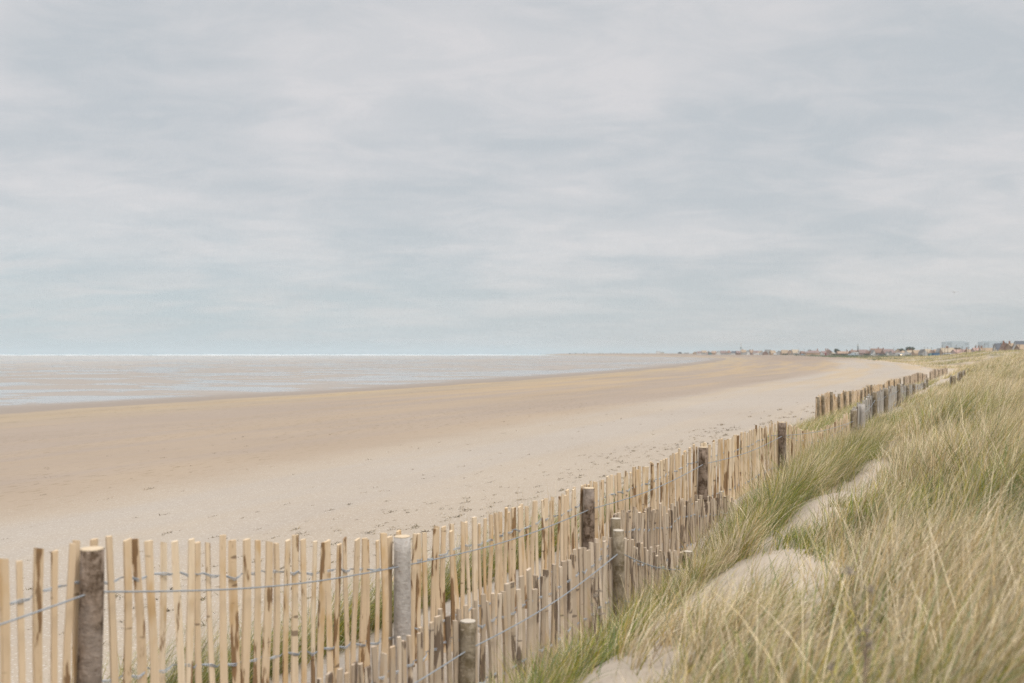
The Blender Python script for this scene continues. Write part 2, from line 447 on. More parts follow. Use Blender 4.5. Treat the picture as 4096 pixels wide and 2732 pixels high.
def thatch_shade_at(s, t):  # mask of the litter that is coloured dark as gap shade too
    b_ = smooth((t - np.interp(s, [3.4, 4.2, 5.0, 5.6, 6.4, 7.2, 8.0, 9.0, 12.0, 13.5, 15.0], [1.25, 1.0, .95, .8, .75, .9, 1.2, 1.22, 1.3, 1.45, 1.75])) / .15)
    b2 = smooth((np.interp(s, [3.4, 5.0, 6.4, 7.2, 9.0, 12.0, 13.5, 15.0], [1.75, 1.95, 2.15, 2.15, 2.08, 2.1, 1.95, 1.8]) + .12 - t) / .12)
    return np.clip(1 - b_ * b2, 0, 1) * smooth((np.interp(s, [0, 8, 14, 20, 60, 190], [2.55, 2.5, 2.9, 2.9, 3.6, 5.0]) - t) / .3) * (1 - smooth((s - 190) / 30))
thatch_shade = thatch_shade_at(sG, tG)
c_a, c_b = len(fl), len(fl) + len(be)
r_d = int(np.searchsorted(rows, 235.0))
def sheet(name, r0, r1, c0, c1):
    sl = (slice(r0, r1 + 1), slice(c0, c1 + 1))
    co = np.stack([GX[sl], GY[sl], GZ[sl]], -1)
    nr, nc = co.shape[:2]
    idx = np.arange(nr * nc).reshape(nr, nc)
    q = np.stack([idx[:-1, :-1], idx[:-1, 1:], idx[1:, 1:], idx[1:, :-1]], -1).reshape(-1, 4)
    o = np_mesh(name, co.reshape(-1, 3), q, M['sand'], attrs={'shore': Dg[sl], 'along': GY[sl] + 0.3 * GX[sl], 'shingle': shing[sl], 'turf': turf[sl], 'thatch_shade': thatch_shade[sl]})
    return tag(o, kind='structure')
sheet('tidal_flats', 0, NR - 1, 0, c_a)
sheet('beach', 0, NR - 1, c_a, c_b)
sheet('dune', 0, r_d, c_b, NC - 1)
sheet('shingle_bank', r_d, NR - 1, c_b, NC - 1)

# sea beyond the flats
m, nt = new_mat('sea_water'); g = N(nt)
P = g.n('ShaderNodeNewGeometry').outputs['Position']
nz = g.noise(g.scale(P, (0.004, 0.02, 1)), 1.0, 4.0)
g.out(g.bsdf(g.mix(nz, (0.16, 0.23, 0.25), (0.24, 0.31, 0.33)), 0.45, 0.4))
M['sea'] = m
b = MB()
xsn = [-40000, -12000, -5000, -2500, -1200, -500, 0, 150, 600, 3000, 12000, 40000]
ysn = [1900, 2300, 2800, 3600, 5500, 9000, 16000, 40000]
b.add([(x, y, -4.70) for y in ysn for x in xsn],
      [(j * len(xsn) + i, j * len(xsn) + i + 1, (j + 1) * len(xsn) + i + 1, (j + 1) * len(xsn) + i) for j in range(len(ysn) - 1) for i in range(len(xsn) - 1)])
tag(b.build('sea', M['sea']), kind='structure')
# breakers: rolling ridges of foam
M['foam'] = mat_plain('sea_foam', (.82, .83, .82), 0.9, 0.1, 0.06, 0.05)
b = MB()
for k, (y0, hgt, x0, x1) in enumerate([(2260, 0.8, -1700, 40), (2400, 1.1, -1700, 55), (2560, 1.4, -1700, 70), (2760, 1.7, -1700, 70), (3050, 1.7, -2200, 60)]):
    x = x0
    while x < x1:
        ln = random.uniform(25, 150)
        n = max(3, int(ln / 9))
        rings = []
        hh = hgt * random.uniform(0.2, 0.55) * (1 - .7 * max(0, (x + 250) / 320))
        yy = y0 + random.uniform(-22, 22)
        for i in range(n + 1):
            u = i / n
            a = hh * (math.sin(math.pi * min(1, max(0.02, u))) ** 0.5) * random.uniform(0.75, 1.1)
            cx = x + ln * u; cy = yy + 6 * math.sin(cx * 0.02 + k)
            rings.append([(cx, cy - 7, -4.75), (cx, cy - 2.2, -4.7 + a * 0.6), (cx, cy, -4.7 + a), (cx, cy + 3, -4.7 + a * 0.55), (cx, cy + 9, -4.75)])
        b.loft(rings)
        x += ln * random.uniform(0.75, 1.35)
surf = b.build('surf', M['foam'], smooth=True)
tag(surf, 'white line of breaking surf along the far edge of the tidal flats', 'surf', kind='stuff')

# ------------------------------------------------------------------ fences
def catmull(P, n):
    P = [Vector(p) for p in P]; out = []
    for i in range(len(P) - 1):
        p0 = P[max(i - 1, 0)]; p1 = P[i]; p2 = P[i + 1]; p3 = P[min(i + 2, len(P) - 1)]
        for k in range(n):
            u = k / n
            out.append(0.5 * ((2 * p1) + (p2 - p0) * u + (2 * p0 - 5 * p1 + 4 * p2 - p3) * u * u + (3 * p1 - p0 - 3 * p2 + p3) * u ** 3))
    out.append(P[-1])
    return out

def along(path, step):
    """points every `step` metres along a polyline -> (point, unit direction in plan)"""
    out = []; acc = 0.0; nxt = 0.0
    for a, b_ in zip(path[:-1], path[1:]):
        L = math.hypot(b_.x - a.x, b_.y - a.y)
        d = Vector((b_.x - a.x, b_.y - a.y, 0)).normalized()
        while nxt <= acc + L and L > 0:
            out.append((a.lerp(b_, (nxt - acc) / L), d.copy()))
            nxt += step * random.uniform(0.94, 1.06)
        acc += L
    return out

def add_pale(mb, p, d, top, bot, w, th, seg=7):
    """one cleft pale: uneven section, slight bend and lean, ragged sawn top"""
    mb.tone = random.random()
    nrm = Vector((-d.y, d.x, 0))
    lean = -.006 + 0.014 * math.sin(p.y * 1.7 + p.x) + random.gauss(0, 0.009); lean2 = random.gauss(0, 0.012)
    yaw = random.gauss(-0.1, 0.22)
    ax = d * math.cos(yaw) + nrm * math.sin(yaw); ay = nrm * math.cos(yaw) - d * math.sin(yaw)
    sh = random.choice([0, 0, 1, 2])
    if sh == 0: sec = [(-.5, -.5), (.5, -.5), (.5, .15), (.3, .5), (-.35, .5), (-.5, .2)]
    elif sh == 1: sec = [(-.5, -.4), (.1, -.55), (.5, -.3), (.42, .3), (0, .6), (-.45, .3)]
    else: sec = [(-.5, -.2), (-.15, -.5), (.5, -.45), (.5, .3), (.1, .5), (-.42, .4)]
    sec = [(x + random.gauss(0, .05), y + random.gauss(0, .05)) for x, y in sec]
    b1, b2 = random.gauss(0, 0.008), random.gauss(0, 0.008)
    ph = random.uniform(0, 6.3)
    rings = []
    Hh = top - bot
    slant = random.gauss(0, 0.16)
    for k in range(seg + 1):
        u = k / seg
        z = bot + Hh * u
        off = d * (lean * (z - bot - Hh * .5) + b1 * math.sin(u * 5 + ph)) + nrm * (lean2 * (z - bot) + b2 * math.cos(u * 4 + ph))
        ww = w * (1.05 - 0.12 * u) * (1 + 0.10 * math.sin(u * 7 + ph)); tt = th * (1.05 - 0.1 * u)
        rings.append([Vector((p.x, p.y, z + (slant * sx * w if k == seg else 0))) + off + ax * (sx * ww) + ay * (sy * tt) for sx, sy in sec])
    mb.loft(rings)

def add_post(mb, p, top, bot, r, seg=11, n=16, bend=0.012):
    mb.tone = random.random()
    ph = random.uniform(0, 6.3); rings = []
    lean = Vector((random.gauss(0, .012), random.gauss(0, .012), 0))
    bumps = [(random.uniform(0, 6.3), random.uniform(0.1, 0.9), random.uniform(0.04, 0.13)) for _ in range(5)]
    for k in range(seg + 1):
        u = k / seg; z = bot + (top - bot) * u
        c = Vector((p.x, p.y, z)) + lean * (z - top) + Vector((math.sin(u * 4 + ph), math.cos(u * 3 + ph), 0)) * bend * (1 - u)
        ring = []
        for i in range(n):
            a = 2 * math.pi * i / n
            rr = r * (1.08 - 0.10 * u) * (1 + 0.035 * math.sin(2 * a + ph) + 0.03 * math.sin(5 * a + u * 9 + ph))
            for ba, bu, bs in bumps:
                da = math.atan2(math.sin(a - ba), math.cos(a - ba))
                rr *= 1 + bs * math.exp(-(da / 0.35) ** 2 - ((u - bu) / 0.05) ** 2)
            ring.append(c + Vector((math.cos(a), math.sin(a), 0)) * rr)
        rings.append(ring)
    mb.loft(rings, True, True)
    return rings[-1]

def add_cut(mb, ring, thick=0.006):
    c = sum(ring, Vector()) / len(ring)
    r1 = [c + (p - c) * 0.97 + Vector((0, 0, 0.0015)) for p in ring]
    r2 = [c + (p - c) * 0.95 + Vector((0, 0, thick)) for p in ring]
    r3 = [c + (p - c) * 0.5 + Vector((0, 0, thick + 0.0015)) for p in ring]
    mb.loft([r1, r2, r3], False, True)

def fence(name, label, nodes, posts, pitch, pw, pth, mats, post_mats, wire_drop=(0.17, 0.62), top_var=0.022,
          extra_top=0.0, bury=0.12, max_parts=100, seg=7, gaps=(), wires=True, support=True, pale_side=0.07, near_first=True):
    """nodes: (x, y, top z) of the pale tops; posts: (x, y, top z, radius, material key, cut key)"""
    root = thing(name, label, 'fence', (nodes[0][0], nodes[0][1], float(H(nodes[0][0], nodes[0][1]))))
    org = Vector(root.location)
    path = [p - org for p in catmull(nodes, 14)]
    pl = along(path, pitch)
    parts, rest = [], MB()
    for p, d in pl:
        if any(a <= (p + org).y <= b_ for a, b_ in gaps): continue
        nrm = Vector((-d.y, d.x, 0))
        q = p + nrm * (pale_side + random.gauss(0, 0.004))
        gz = float(H(q.x + org.x, q.y + org.y)) - org.z
        top = p.z + extra_top + random.gauss(0, top_var)
        if top < gz + 0.02: continue
        parts.append(((p + org).length, q, d, top, gz - bury))
    parts.sort(key=lambda a: a[0])
    for i, (_, q, d, top, bot) in enumerate(parts):
        w = pw * random.uniform(0.78, 1.25); th = pth * random.uniform(0.8, 1.2)
        if i < max_parts:
            mb = MB(); add_pale(mb, q, d, top, bot, w, th, seg)
            mb.build('pale', mats, root)
        else:
            add_pale(rest, q, d, top, bot, w, th, 3)
    if rest.v:
        o = rest.build('pale_row', mats, root); o['kind'] = 'stuff'
    for (x, y, zt, r, mk, ck) in posts:
        gz = float(H(x, y)) - org.z
        mb = MB(); ring = add_post(mb, Vector((x - org.x, y - org.y, 0)), zt - org.z, gz - 0.25, r, seg=11 if r * F / y > 25 else 6, n=16 if r * F / y > 25 else 9)
        po = mb.build('post', M[mk], root, smooth=True)
        cb = MB(); add_cut(cb, ring)
        cb.build('cut_end', M[ck], po)
    if wires:
        for wi, drop in enumerate(wire_drop):
            mb = MB(); pts = []
            for k, (p, d) in enumerate(along(path, pitch * 0.5)):
                nrm = Vector((-d.y, d.x, 0))
                side = 0.5 * pth + 0.004
                z = p.z - drop + random.gauss(0, 0.006) + 0.008 * math.sin(k * 0.37)
                if z < float(H(p.x + org.x, p.y + org.y)) - org.z - 0.1: z = float(H(p.x + org.x, p.y + org.y)) - org.z - 0.1
                pts.append(p + nrm * (pale_side + (side if k % 4 < 2 else -side)) + Vector((0, 0, z - p.z)))
            if len(pts) > 3:
                mb.tube(pts, 0.003, 4)
                pts2 = [q + Vector((0, 0, 0.006 * math.cos(i * 1.57))) for i, q in enumerate(pts)]
                mb.tube([Vector(q) - Vector((0, 0, 0.004)) for q in pts2], 0.0024, 4)
                mb.build('binding_wire', M['wire'], root)
        if support and len(posts) > 1:
            mb = MB()
            for (x, y, zt, r, _, _), (x2, y2, zt2, r2, _, _) in zip(posts[:-1], posts[1:]):
                a = Vector((x, y, zt - wire_drop[0] - 0.01)) - org; c = Vector((x2, y2, zt2 - wire_drop[0] - 0.01)) - org
                d = (c - a).normalized(); nrm = Vector((d.y, -d.x, 0)).normalized()
                pts = [a.lerp(c, k / 12) - Vector((0, 0, 0.05 * math.sin(math.pi * k / 12))) + nrm * (0.01) for k in range(13)]
                mb.tube(pts, 0.0042, 5)
            mb.build('support_wire', M['wire'], root)
    return root

A = (-1.81, 4.3); B_ = (-.693, 6.3); C_ = (.671, 8.7); D_ = (2.13, 11.1); E_ = (3.77, 13.9); P1 = (5.83, 17.0)
fence('paling_fence', 'pale new chestnut paling fence with bark covered posts, nearest the open beach',
      [(-2.75, 2.35, -1.0), (-2.2, 3.5, -.93), (A[0], A[1], -.825), (-1.25, 5.3, -1.005), (B_[0], B_[1], -1.175), (-.05, 7.4, -1.20), (C_[0], C_[1], -1.165), (1.4, 9.9, -1.12),
       (D_[0], D_[1], -1.035), (2.95, 12.5, -1.02), (E_[0], E_[1], -.965), (4.35, 14.9, -1.13), (4.9, 15.7, -1.22), (5.35, 16.3, -1.15), (P1[0], P1[1], -1.02)],
      [(-2.75, 2.35, -.85, .055, 'bark', 'cut'), (*A, -.846, .051, 'bark', 'cut'), (*B_, -1.16, .054, 'bark_grey', 'cut'), (*C_, -1.18, .050, 'bark', 'cut'),
       (*D_, -1.051, .053, 'bark', 'cut'), (*E_, -.968, .054, 'bark', 'cut'), (*P1, -.975, .052, 'bark_dark', 'cut_grey')],
      0.075, 0.037, 0.018, M['pale'], None, top_var=0.018, pale_side=0.075)

fence('paling_fence', 'weathered grey brown paling fence with two rough posts, in front of the pale fence',
      [(-1.5, 4.05, -1.72), (-.89, 4.97, -1.63), (-.26, 5.9, -1.53), (.27, 6.7, -1.475), (.8, 7.5, -1.37), (1.15, 8.2, -1.60), (1.62, 9.2, -1.84)],
      [(-1.5, 4.05, -1.72, .045, 'bark_dark', 'cut_grey'), (-.26, 5.9, -1.585, .047, 'bark_dark', 'cut_grey'), (.80, 7.5, -1.335, .044, 'bark_dark', 'cut_grey'), (1.62, 9.2, -1.83, .042, 'bark_dark', 'cut_grey')],
      0.057, 0.034, 0.022, M['pale_grey'], None, top_var=0.03, wire_drop=(0.15, 0.5), pale_side=0.06)

fence('paling_fence', 'short weathered paling run sinking into grass between the two long fences',
      [(.86, 8.25, -1.40), (1.0, 8.55, -1.37), (1.52, 9.5, -1.50), (1.72, 9.88, -1.46), (2.15, 10.65, -1.57), (2.62, 11.6, -1.67)],
      [(.86, 8.25, -1.37, .04, 'bark_dark', 'cut_grey')],
      0.060, 0.034, 0.024, M['pale_grey'], None, top_var=0.03, wire_drop=(0.16, 0.45), pale_side=0.05, support=False)

gp = [(3447, 1617, 19.2, .055), (3498, 1569, 22.5, .05), (3544, 1556, 26.0, .052), (3594, 1536, 29.5, .052), (3630, 1541, 33.5, .05), (3655, 1533, 38., .055), (3698, 1531, 43., .052), (3709, 1513, 47., .05)]
gpos = []
for px, y, Z, r in gp:
    p = at(px, y, Z); gpos.append((p.x, p.y, p.z, r, 'bark_grey' if px == 3447 else 'bark_dark', 'cut_grey'))
fence('paling_fence', 'silvery grey paling fence with stout posts standing deep in grass, beyond the pale fence',
      [(P1[0] + .12, P1[1] + .2, -1.02)] + [(p[0], p[1], p[2] - 0.03 - 0.05 * (i % 2)) for i, p in enumerate(gpos)],
      gpos, 0.085, 0.045, 0.022, M['pale_silver'], None, top_var=0.035, seg=4, wire_drop=(0.16, 0.5))

def far_posts(lst, r, mk='bark_dark', ck='cut_grey'):
    out = []
    for px, y, Z in lst:
        p = at(px, y, Z); out.append((p.x, p.y, p.z, r, mk, ck))
    return out
f1 = far_posts([(3272, 1588, 31.), (3291, 1582, 32.5), (3325, 1568, 35.), (3355, 1575, 37.), (3379, 1566, 39.), (3401, 1564, 42.), (3446, 1559, 45.), (3461, 1551, 48.), (3473, 1549, 50.)], .052)
fence('paling_fence', 'tan paling fence beside the open sand, nearest of the far beachside fences',
      [(p[0], p[1], p[2] - .02 - (0.09 if i == 3 else 0)) for i, p in enumerate(f1)], f1, 0.09, 0.046, 0.024, M['pale'], None, top_var=0.03, seg=3, wire_drop=(0.15,), support=False)
f2 = far_posts([(3469, 1542, 50.), (3485, 1539, 52.), (3535, 1538, 56.), (3556, 1522, 60.), (3577, 1517, 63.), (3600, 1513, 66.)], .05)
fence('paling_fence', 'middle far beachside paling fence, half hidden by grass',
      [(p[0], p[1], p[2] - .03) for p in f2], f2, 0.10, 0.05, 0.024, M['pale'], None, top_var=0.035, seg=2, wires=False)
f3 = far_posts([(3617, 1507, 70.), (3640, 1503, 74.), (3672, 1491, 80.), (3690, 1493, 85.), (3706, 1497, 88.)], .045)
fence('paling_fence', 'low sandy coloured paling fence just past the tall grey fence',
      [(p[0], p[1], p[2] - .03) for p in f3], f3, 0.12, 0.06, 0.024, M['pale_grey'], None, top_var=0.04, seg=2, wires=False)
f4 = far_posts([(3721, 1489, 90.), (3740, 1477, 96.), (3755, 1478, 102.), (3770, 1475, 108.), (3788, 1473, 116.)], .055)
fence('paling_fence', 'farthest paling fence, thin spaced stakes where the beach meets the grassy dune',
      [(p[0], p[1], p[2] - .05) for p in f4], f4, 0.22, 0.07, 0.03, M['pale_grey'], None, top_var=0.07, seg=2, wires=False)
f5 = far_posts([(3808, 1503, 42.), (3818, 1503, 43.), (3838, 1489, 48.), (3846, 1486, 50.), (3858, 1481, 58.), (3874, 1474, 64.)], .055)
fence('paling_fence', 'row of grey fence posts almost buried in the dune grass',
      [(p[0], p[1], p[2] - .04) for p in f5], f5, 0.16, 0.06, 0.03, M['pale_silver'], None, top_var=0.05, seg=2, wires=False, gaps=((43.4, 47.5), (50.4, 57.4), (58.8, 63.2)))

# ------------------------------------------------------------------ grass
STRAW = np.array([(0.60, 0.475, 0.275), (0.70, 0.585, 0.39), (0.46, 0.32, 0.14), (0.63, 0.53, 0.37)])
GREEN = np.array([(0.15, 0.18, 0.025), (0.225, 0.245, 0.05), (0.17, 0.22, 0.10), (0.38, 0.305, 0.045)])

def blades(x, y, h, lean_dir, lean0, bend, w, col, K, zoff=-0.03, z=None):
    """ribbon blades -> verts, quads, colours; all inputs are arrays of n blades"""
    n = len(x)
    z0 = (H(x, y) if z is None else z) + zoff
    px, py, pz = x.copy(), y.copy(), z0.copy()
    cx, sx = np.cos(lean_dir), np.sin(lean_dir)
    face = rng.uniform(0, 2 * np.pi, n)
    wx, wy = np.cos(face), np.sin(face)
    V = np.empty((n, K + 1, 2, 3), dtype=np.float32)
    for k in range(K + 1):
        u = k / K
        ww = w * (1 - u ** 1.6) * 0.5 + 0.0002
        V[:, k, 0] = np.stack([px - wx * ww, py - wy * ww, pz], -1)
        V[:, k, 1] = np.stack([px + wx * ww, py + wy * ww, pz], -1)
        th = lean0 + bend * (u + 0.5 / K) ** 1.3
        st_ = h / K
        px = px + np.sin(th) * cx * st_; py = py + np.sin(th) * sx * st_; pz = pz + np.cos(th) * st_
    base = (np.arange(n) * (K + 1) * 2)[:, None]
    k = np.arange(K)[None, :] * 2
    q = np.stack([base + k, base + k + 1, base + k + 3, base + k + 2], -1).reshape(-1, 4)
    cc = np.repeat(col[:, None, :], (K + 1) * 2, axis=1).reshape(-1, 3)
    return V.reshape(-1, 3), q, cc

def merge(lst):
    co, fa, cl, off = [], [], [], 0
    for v, q, c in lst:
        co.append(v); fa.append(q + off); cl.append(c); off += len(v)
    return np.concatenate(co), np.concatenate(fa), np.concatenate(cl)

def tussocks(s, t, nb, rad, h, w, green, K, lean=(0.35, 0.12), spread=0.50, bend=(0.30, 1.75)):
    """tussocks at coast coordinates (s, t): arrays; nb blades each"""
    n = len(s)
    X = s * dS[0] + t * dT[0]; Y = s * dS[1] + t * dT[1]
    ci = np.repeat(np.arange(n), nb)
    N_ = len(ci)
    r = np.abs(rng.normal(0, 1, N_)) * np.broadcast_to(rad, (n,))[ci]
    a = rng.uniform(0, 2 * np.pi, N_)
    x = X[ci] + r * np.cos(a); y = Y[ci] + r * np.sin(a)
    hh = np.broadcast_to(h, (n,))[ci] * rng.uniform(0.50, 1.20, N_)
    stalk = rng.random(N_) < 0.06
    # wind from the sea pushes blades to the right and away; the outer ones splay
    wdir = 0.28 + rng.normal(0, 0.25, n)[ci]
    spl = np.minimum(r / (np.broadcast_to(rad, (n,))[ci] + 1e-6), 2.0) * spread * 0.5
    lx = np.cos(wdir) * lean[0] + np.cos(a) * spl + rng.normal(0, 0.13, N_)
    ly = np.sin(wdir) * lean[0] + np.sin(a) * spl + rng.normal(0, 0.13, N_)
    ld = np.arctan2(ly, lx); l0 = np.hypot(lx, ly) * 0.75
    bd = np.where(stalk, 0.15, rng.uniform(bend[0], bend[1], N_))
    hh = np.where(stalk, hh * 1.15, hh)
    gfrac = np.clip(np.broadcast_to(green, (n,)) + rng.normal(0, .16, n), 0.02, .97)[ci]
    isg = (rng.random(N_) < gfrac) & ~stalk
    k1 = rng.integers(0, 4, N_)
    f = (rng.uniform(0.55, 1.22, N_) * rng.uniform(0.74, 1.12, n)[ci])[:, None]
    col = np.where(isg[:, None], GREEN[k1], STRAW[k1]) * f
    col = col * 0.92 + 0.08 * np.where(isg[:, None], GREEN.mean(0), STRAW.mean(0))
    ww = np.broadcast_to(w, (n,))[ci] * rng.uniform(0.6, 1.3, N_)
    return blades(x, y, hh, ld, l0, bd, ww, col, K)

def scatter(n, s0, s1, t0, t1):
    return rng.uniform(s0, s1, n), rng.uniform(t0, t1, n)

BS = [3.4, 4.2, 5.0, 5.6, 6.4, 7.2, 8.0, 9.0, 10.5, 12.0, 13.5, 15.0]
BLO = [1.60, 1.35, 1.45, 1.05, 0.85, 0.95, 1.36, 1.32, 1.30, 1.38, 1.50, 1.8]
BHI = [1.90, 2.00, 1.96, 2.10, 2.24, 2.22, 2.00, 2.08, 2.14, 2.10, 1.95, 1.8]
def bare(s, t):
    """True where the sand lies bare: the little path along the dune crest and its open patches"""
    e = 0.34 * (fbm(s * 1.5, t * 1.5, 4, 2) - 0.5)
    m = (t > np.interp(s, BS, BLO) + e) & (t < np.interp(s, BS, BHI) + e) & (s > 3.4) & (s < 15)
    q = ((s - 20.3) / 1.8) ** 2 + ((t - 1.05) / 0.22) ** 2 < 1
    return m | q
def cap(s, t, h):
    """the grass is shorter towards the sandy path"""
    c1 = np.interp(t, [.5, .8, 1.05, 1.3, 1.6], [.90, .58, .34, .22, .18])
    c2 = np.interp(t, [.85, 1.2, 1.5], [.85, .52, .28])
    w = smooth((s - 7.2) / 1.5)
    c_ = np.where(s > 14.5, 9.0, c1 * (1 - w) + c2 * w)
    return np.minimum(h, c_ * rng.uniform(.85, 1.1, len(s)))

def keep(s, t, extra=None):
    X = s * dS[0] + t * dT[0]; Y = s * dS[1] + t * dT[1]
    k = ~bare(s, t) & (np.hypot(X, Y) > 1.25) & (Y > 0.4)
    if extra is not None: k &= extra
    return s[k], t[k]

def gmix(s, t, seed, lo, hi):
    return lo + (hi - lo) * smooth((fbm(s / 1.6, t / 1.0, seed, 3) - 0.3) / 0.42)

L1 = []
def hvar(s, t, lo, hi):
    return (lo + (hi - lo) * smooth((fbm(s / 1.2, t / 0.9, 51, 2) - .25) / .5)) * rng.uniform(.85, 1.12, len(s))
def clumped(s, t, fs=1.0):
    m_ = fbm(s / (.62 * fs) + 7, t / (.50 * fs) + 3, 61, 2)
    k_ = (m_ > .47) | (rng.random(len(s)) < .16)
    return s[k_], t[k_]
def mound(s, t, fs=1.0):
    return .62 + .55 * smooth((fbm(s / (.62 * fs) + 7, t / (.50 * fs) + 3, 61, 2) - .42) / .26)
# near dune, right of the path: separate tussocks with gaps between them
s, t = scatter(1150, 1.0, 6.5, -2.6, 1.66); s, t = clumped(*keep(s, t))
L1.append(tussocks(s, t, 70, 0.085, cap(s, t, hvar(s, t, .55, .95) * mound(s, t)), 0.0052, gmix(s, t, 3, .06, .70), 6, lean=(0.42, .1)))
s, t = scatter(1600, 6.0, 14.0, -2.6, 1.70); s, t = clumped(*keep(s, t), 1.3)
L1.append(tussocks(s, t, 70, 0.095, cap(s, t, hvar(s, t, .55, .95) * mound(s, t, 1.3)), 0.0056, gmix(s, t, 3, .06, .72), 5, lean=(0.40, .1)))
s, t = scatter(2400, 13.5, 30, -3.0, 2.6); s, t = clumped(*keep(s, t), 2.2)
L1.append(tussocks(s, t, 50, 0.14, hvar(s / 1.5, t, .48, .82) * mound(s, t, 2.2) * (1 - .42 * smooth((t - 1.0) / 1.0)), 0.0075, gmix(s, t, 3, .05, .70), 4, lean=(0.45, .1)))
s, t = scatter(2100, 29, 70, -4.5, 3.3); s, t = keep(s, t)
L1.append(tussocks(s, t, 30, 0.22, hvar(s / 2, t, .38, .72) * (1 - .4 * smooth((t - 1.2) / 1.4)), 0.012, gmix(s, t, 3, .02, .5), 3, lean=(0.5, .1)))
s, t = scatter(3600, 68, 190, -9, 6.0)
kk = t < 5.0 + 0.5 * np.sin(s / 7)
s, t = keep(s, t, kk)
L1.append(tussocks(s, t, 17, 0.5, hvar(s / 5, t / 2, .35, .75), 0.024, gmix(s / 3, t / 2, 6, .05, .40), 2, lean=(0.55, .1)))
# low green tussocks that break the sandy path
for s0, t0, n_, h_, gr in ((4.9, 1.55, 14, .44, .15), (4.35, 1.22, 16, .42, .12), (4.05, 1.02, 14, .48, .15), (4.75, 1.12, 14, .38, .2), (3.7, 1.2, 10, .42, .15), (5.35, 1.38, 7, .30, .3), (8.05, 1.60, 9, .28, .9), (7.75, 1.42, 6, .24, .85), (9.6, 1.50, 4, .26, .8), (12.6, 1.95, 6, .42, .6)):
    s = s0 + rng.normal(0, .16, n_); t = t0 + rng.normal(0, .10, n_)
    L1.append(tussocks(s, t, 40, 0.07, h_ * rng.uniform(.7, 1.1, n_), 0.0044, gr, 5, lean=(0.38, .1)))
s, t = scatter(400, 4.5, 14, 1.1, 2.05); k = bare(s, t) & (rng.random(400) < .35); s, t = s[k], t[k]
L1.append(tussocks(s, t, 7, 0.05, rng.uniform(.15, .38, len(s)), 0.0032, .75, 4, lean=(0.35, .1)))
v, q, c = merge(L1)
tag(np_mesh('dune_grass', v, q, M['grass'], col=c), 'tall straw and green marram grass blown over the sand dune', 'dune grass', kind='stuff')

L2 = []
# green stand between the sandy path and the fences
s, t = scatter(760, 7.2, 16.5, 1.98, 2.95); k = t < np.interp(s, [7.2, 8.5, 10, 12, 14, 16.5], [2.25, 2.30, 2.42, 2.62, 2.85, 2.95]); s, t = keep(s, t, k)
edge = 1 - .5 * smooth((t - np.interp(s, [7.2, 10, 12, 16], [1.98, 2.1, 2.3, 2.6])) / .35)
L2.append(tussocks(s, t, 64, 0.085, edge * np.interp(s, [7.2, 8.5, 10, 14, 16.5], [.45, .62, .80, .58, .42]) * rng.uniform(.7, 1.15, len(s)), 0.0050, gmix(s, t, 8, .38, .93), 5, lean=(0.26, .1), spread=.4))
s, t = scatter(420, 7.0, 14, 2.2, 3.0); k = (t > np.interp(s, [7, 10, 12, 14], [2.15, 2.35, 2.55, 2.8])) & (t < np.interp(s, [7, 8, 10, 14], [2.6, 2.65, 2.85, 3.05]))
s, t = keep(s, t, k)
L2.append(tussocks(s, t, 34, 0.07, rng.uniform(.16, .36, len(s)), 0.0046, .6, 4, lean=(0.22, .1)))
s, t = scatter(230, 3.6, 7.5, 1.94, 2.55); s, t = keep(s, t)
L2.append(tussocks(s, t, 50, 0.075, np.where((s > 5.2) & (t < 2.25), .6, 1.0) * rng.uniform(.22, .42, len(s)), 0.0046, gmix(s, t, 8, .5, .95), 5, lean=(0.18, .1)))
s, t = scatter(260, 16, 24, 2.2, 3.0); s, t = keep(s, t)
L2.append(tussocks(s, t, 32, 0.12, rng.uniform(.28, .42, len(s)), 0.006, .5, 4, lean=(0.4, .1)))
v, q, c = merge(L2)
tag(np_mesh('fence_grass', v, q, M['grass'], col=c), 'dense green marram grass growing against the fences beside the sandy path', 'dune grass', kind='stuff')

L3 = []
s, t = scatter(1500, 16.5, 62, 3.2, 6.6)
lim = np.interp(s, [16, 20, 26, 34, 60], [4.3, 5.4, 6.2, 6.3, 6.5])
k = (t < lim) & (t > np.interp(s, [16, 24, 47, 60], [3.2, 3.3, 4.1, 4.4]))
s, t = s[k], t[k]
L3.append(tussocks(s, t, 26, 0.16, rng.uniform(.32, .5, len(s)), 0.0075, gmix(s, t, 12, .45, .85), 4, lean=(0.5, .1)))
s, t = scatter(330, 50, 75, 5.5, 7.5)
L3.append(tussocks(s, t, 22, 0.25, rng.uniform(.35, .55, len(s)), 0.012, .45, 3, lean=(0.5, .1)))
v, q, c = merge(L3)
tag(np_mesh('slope_grass', v, q, M['grass'], col=c), 'soft green grass on the sand slope between the far fences', 'dune grass', kind='stuff')

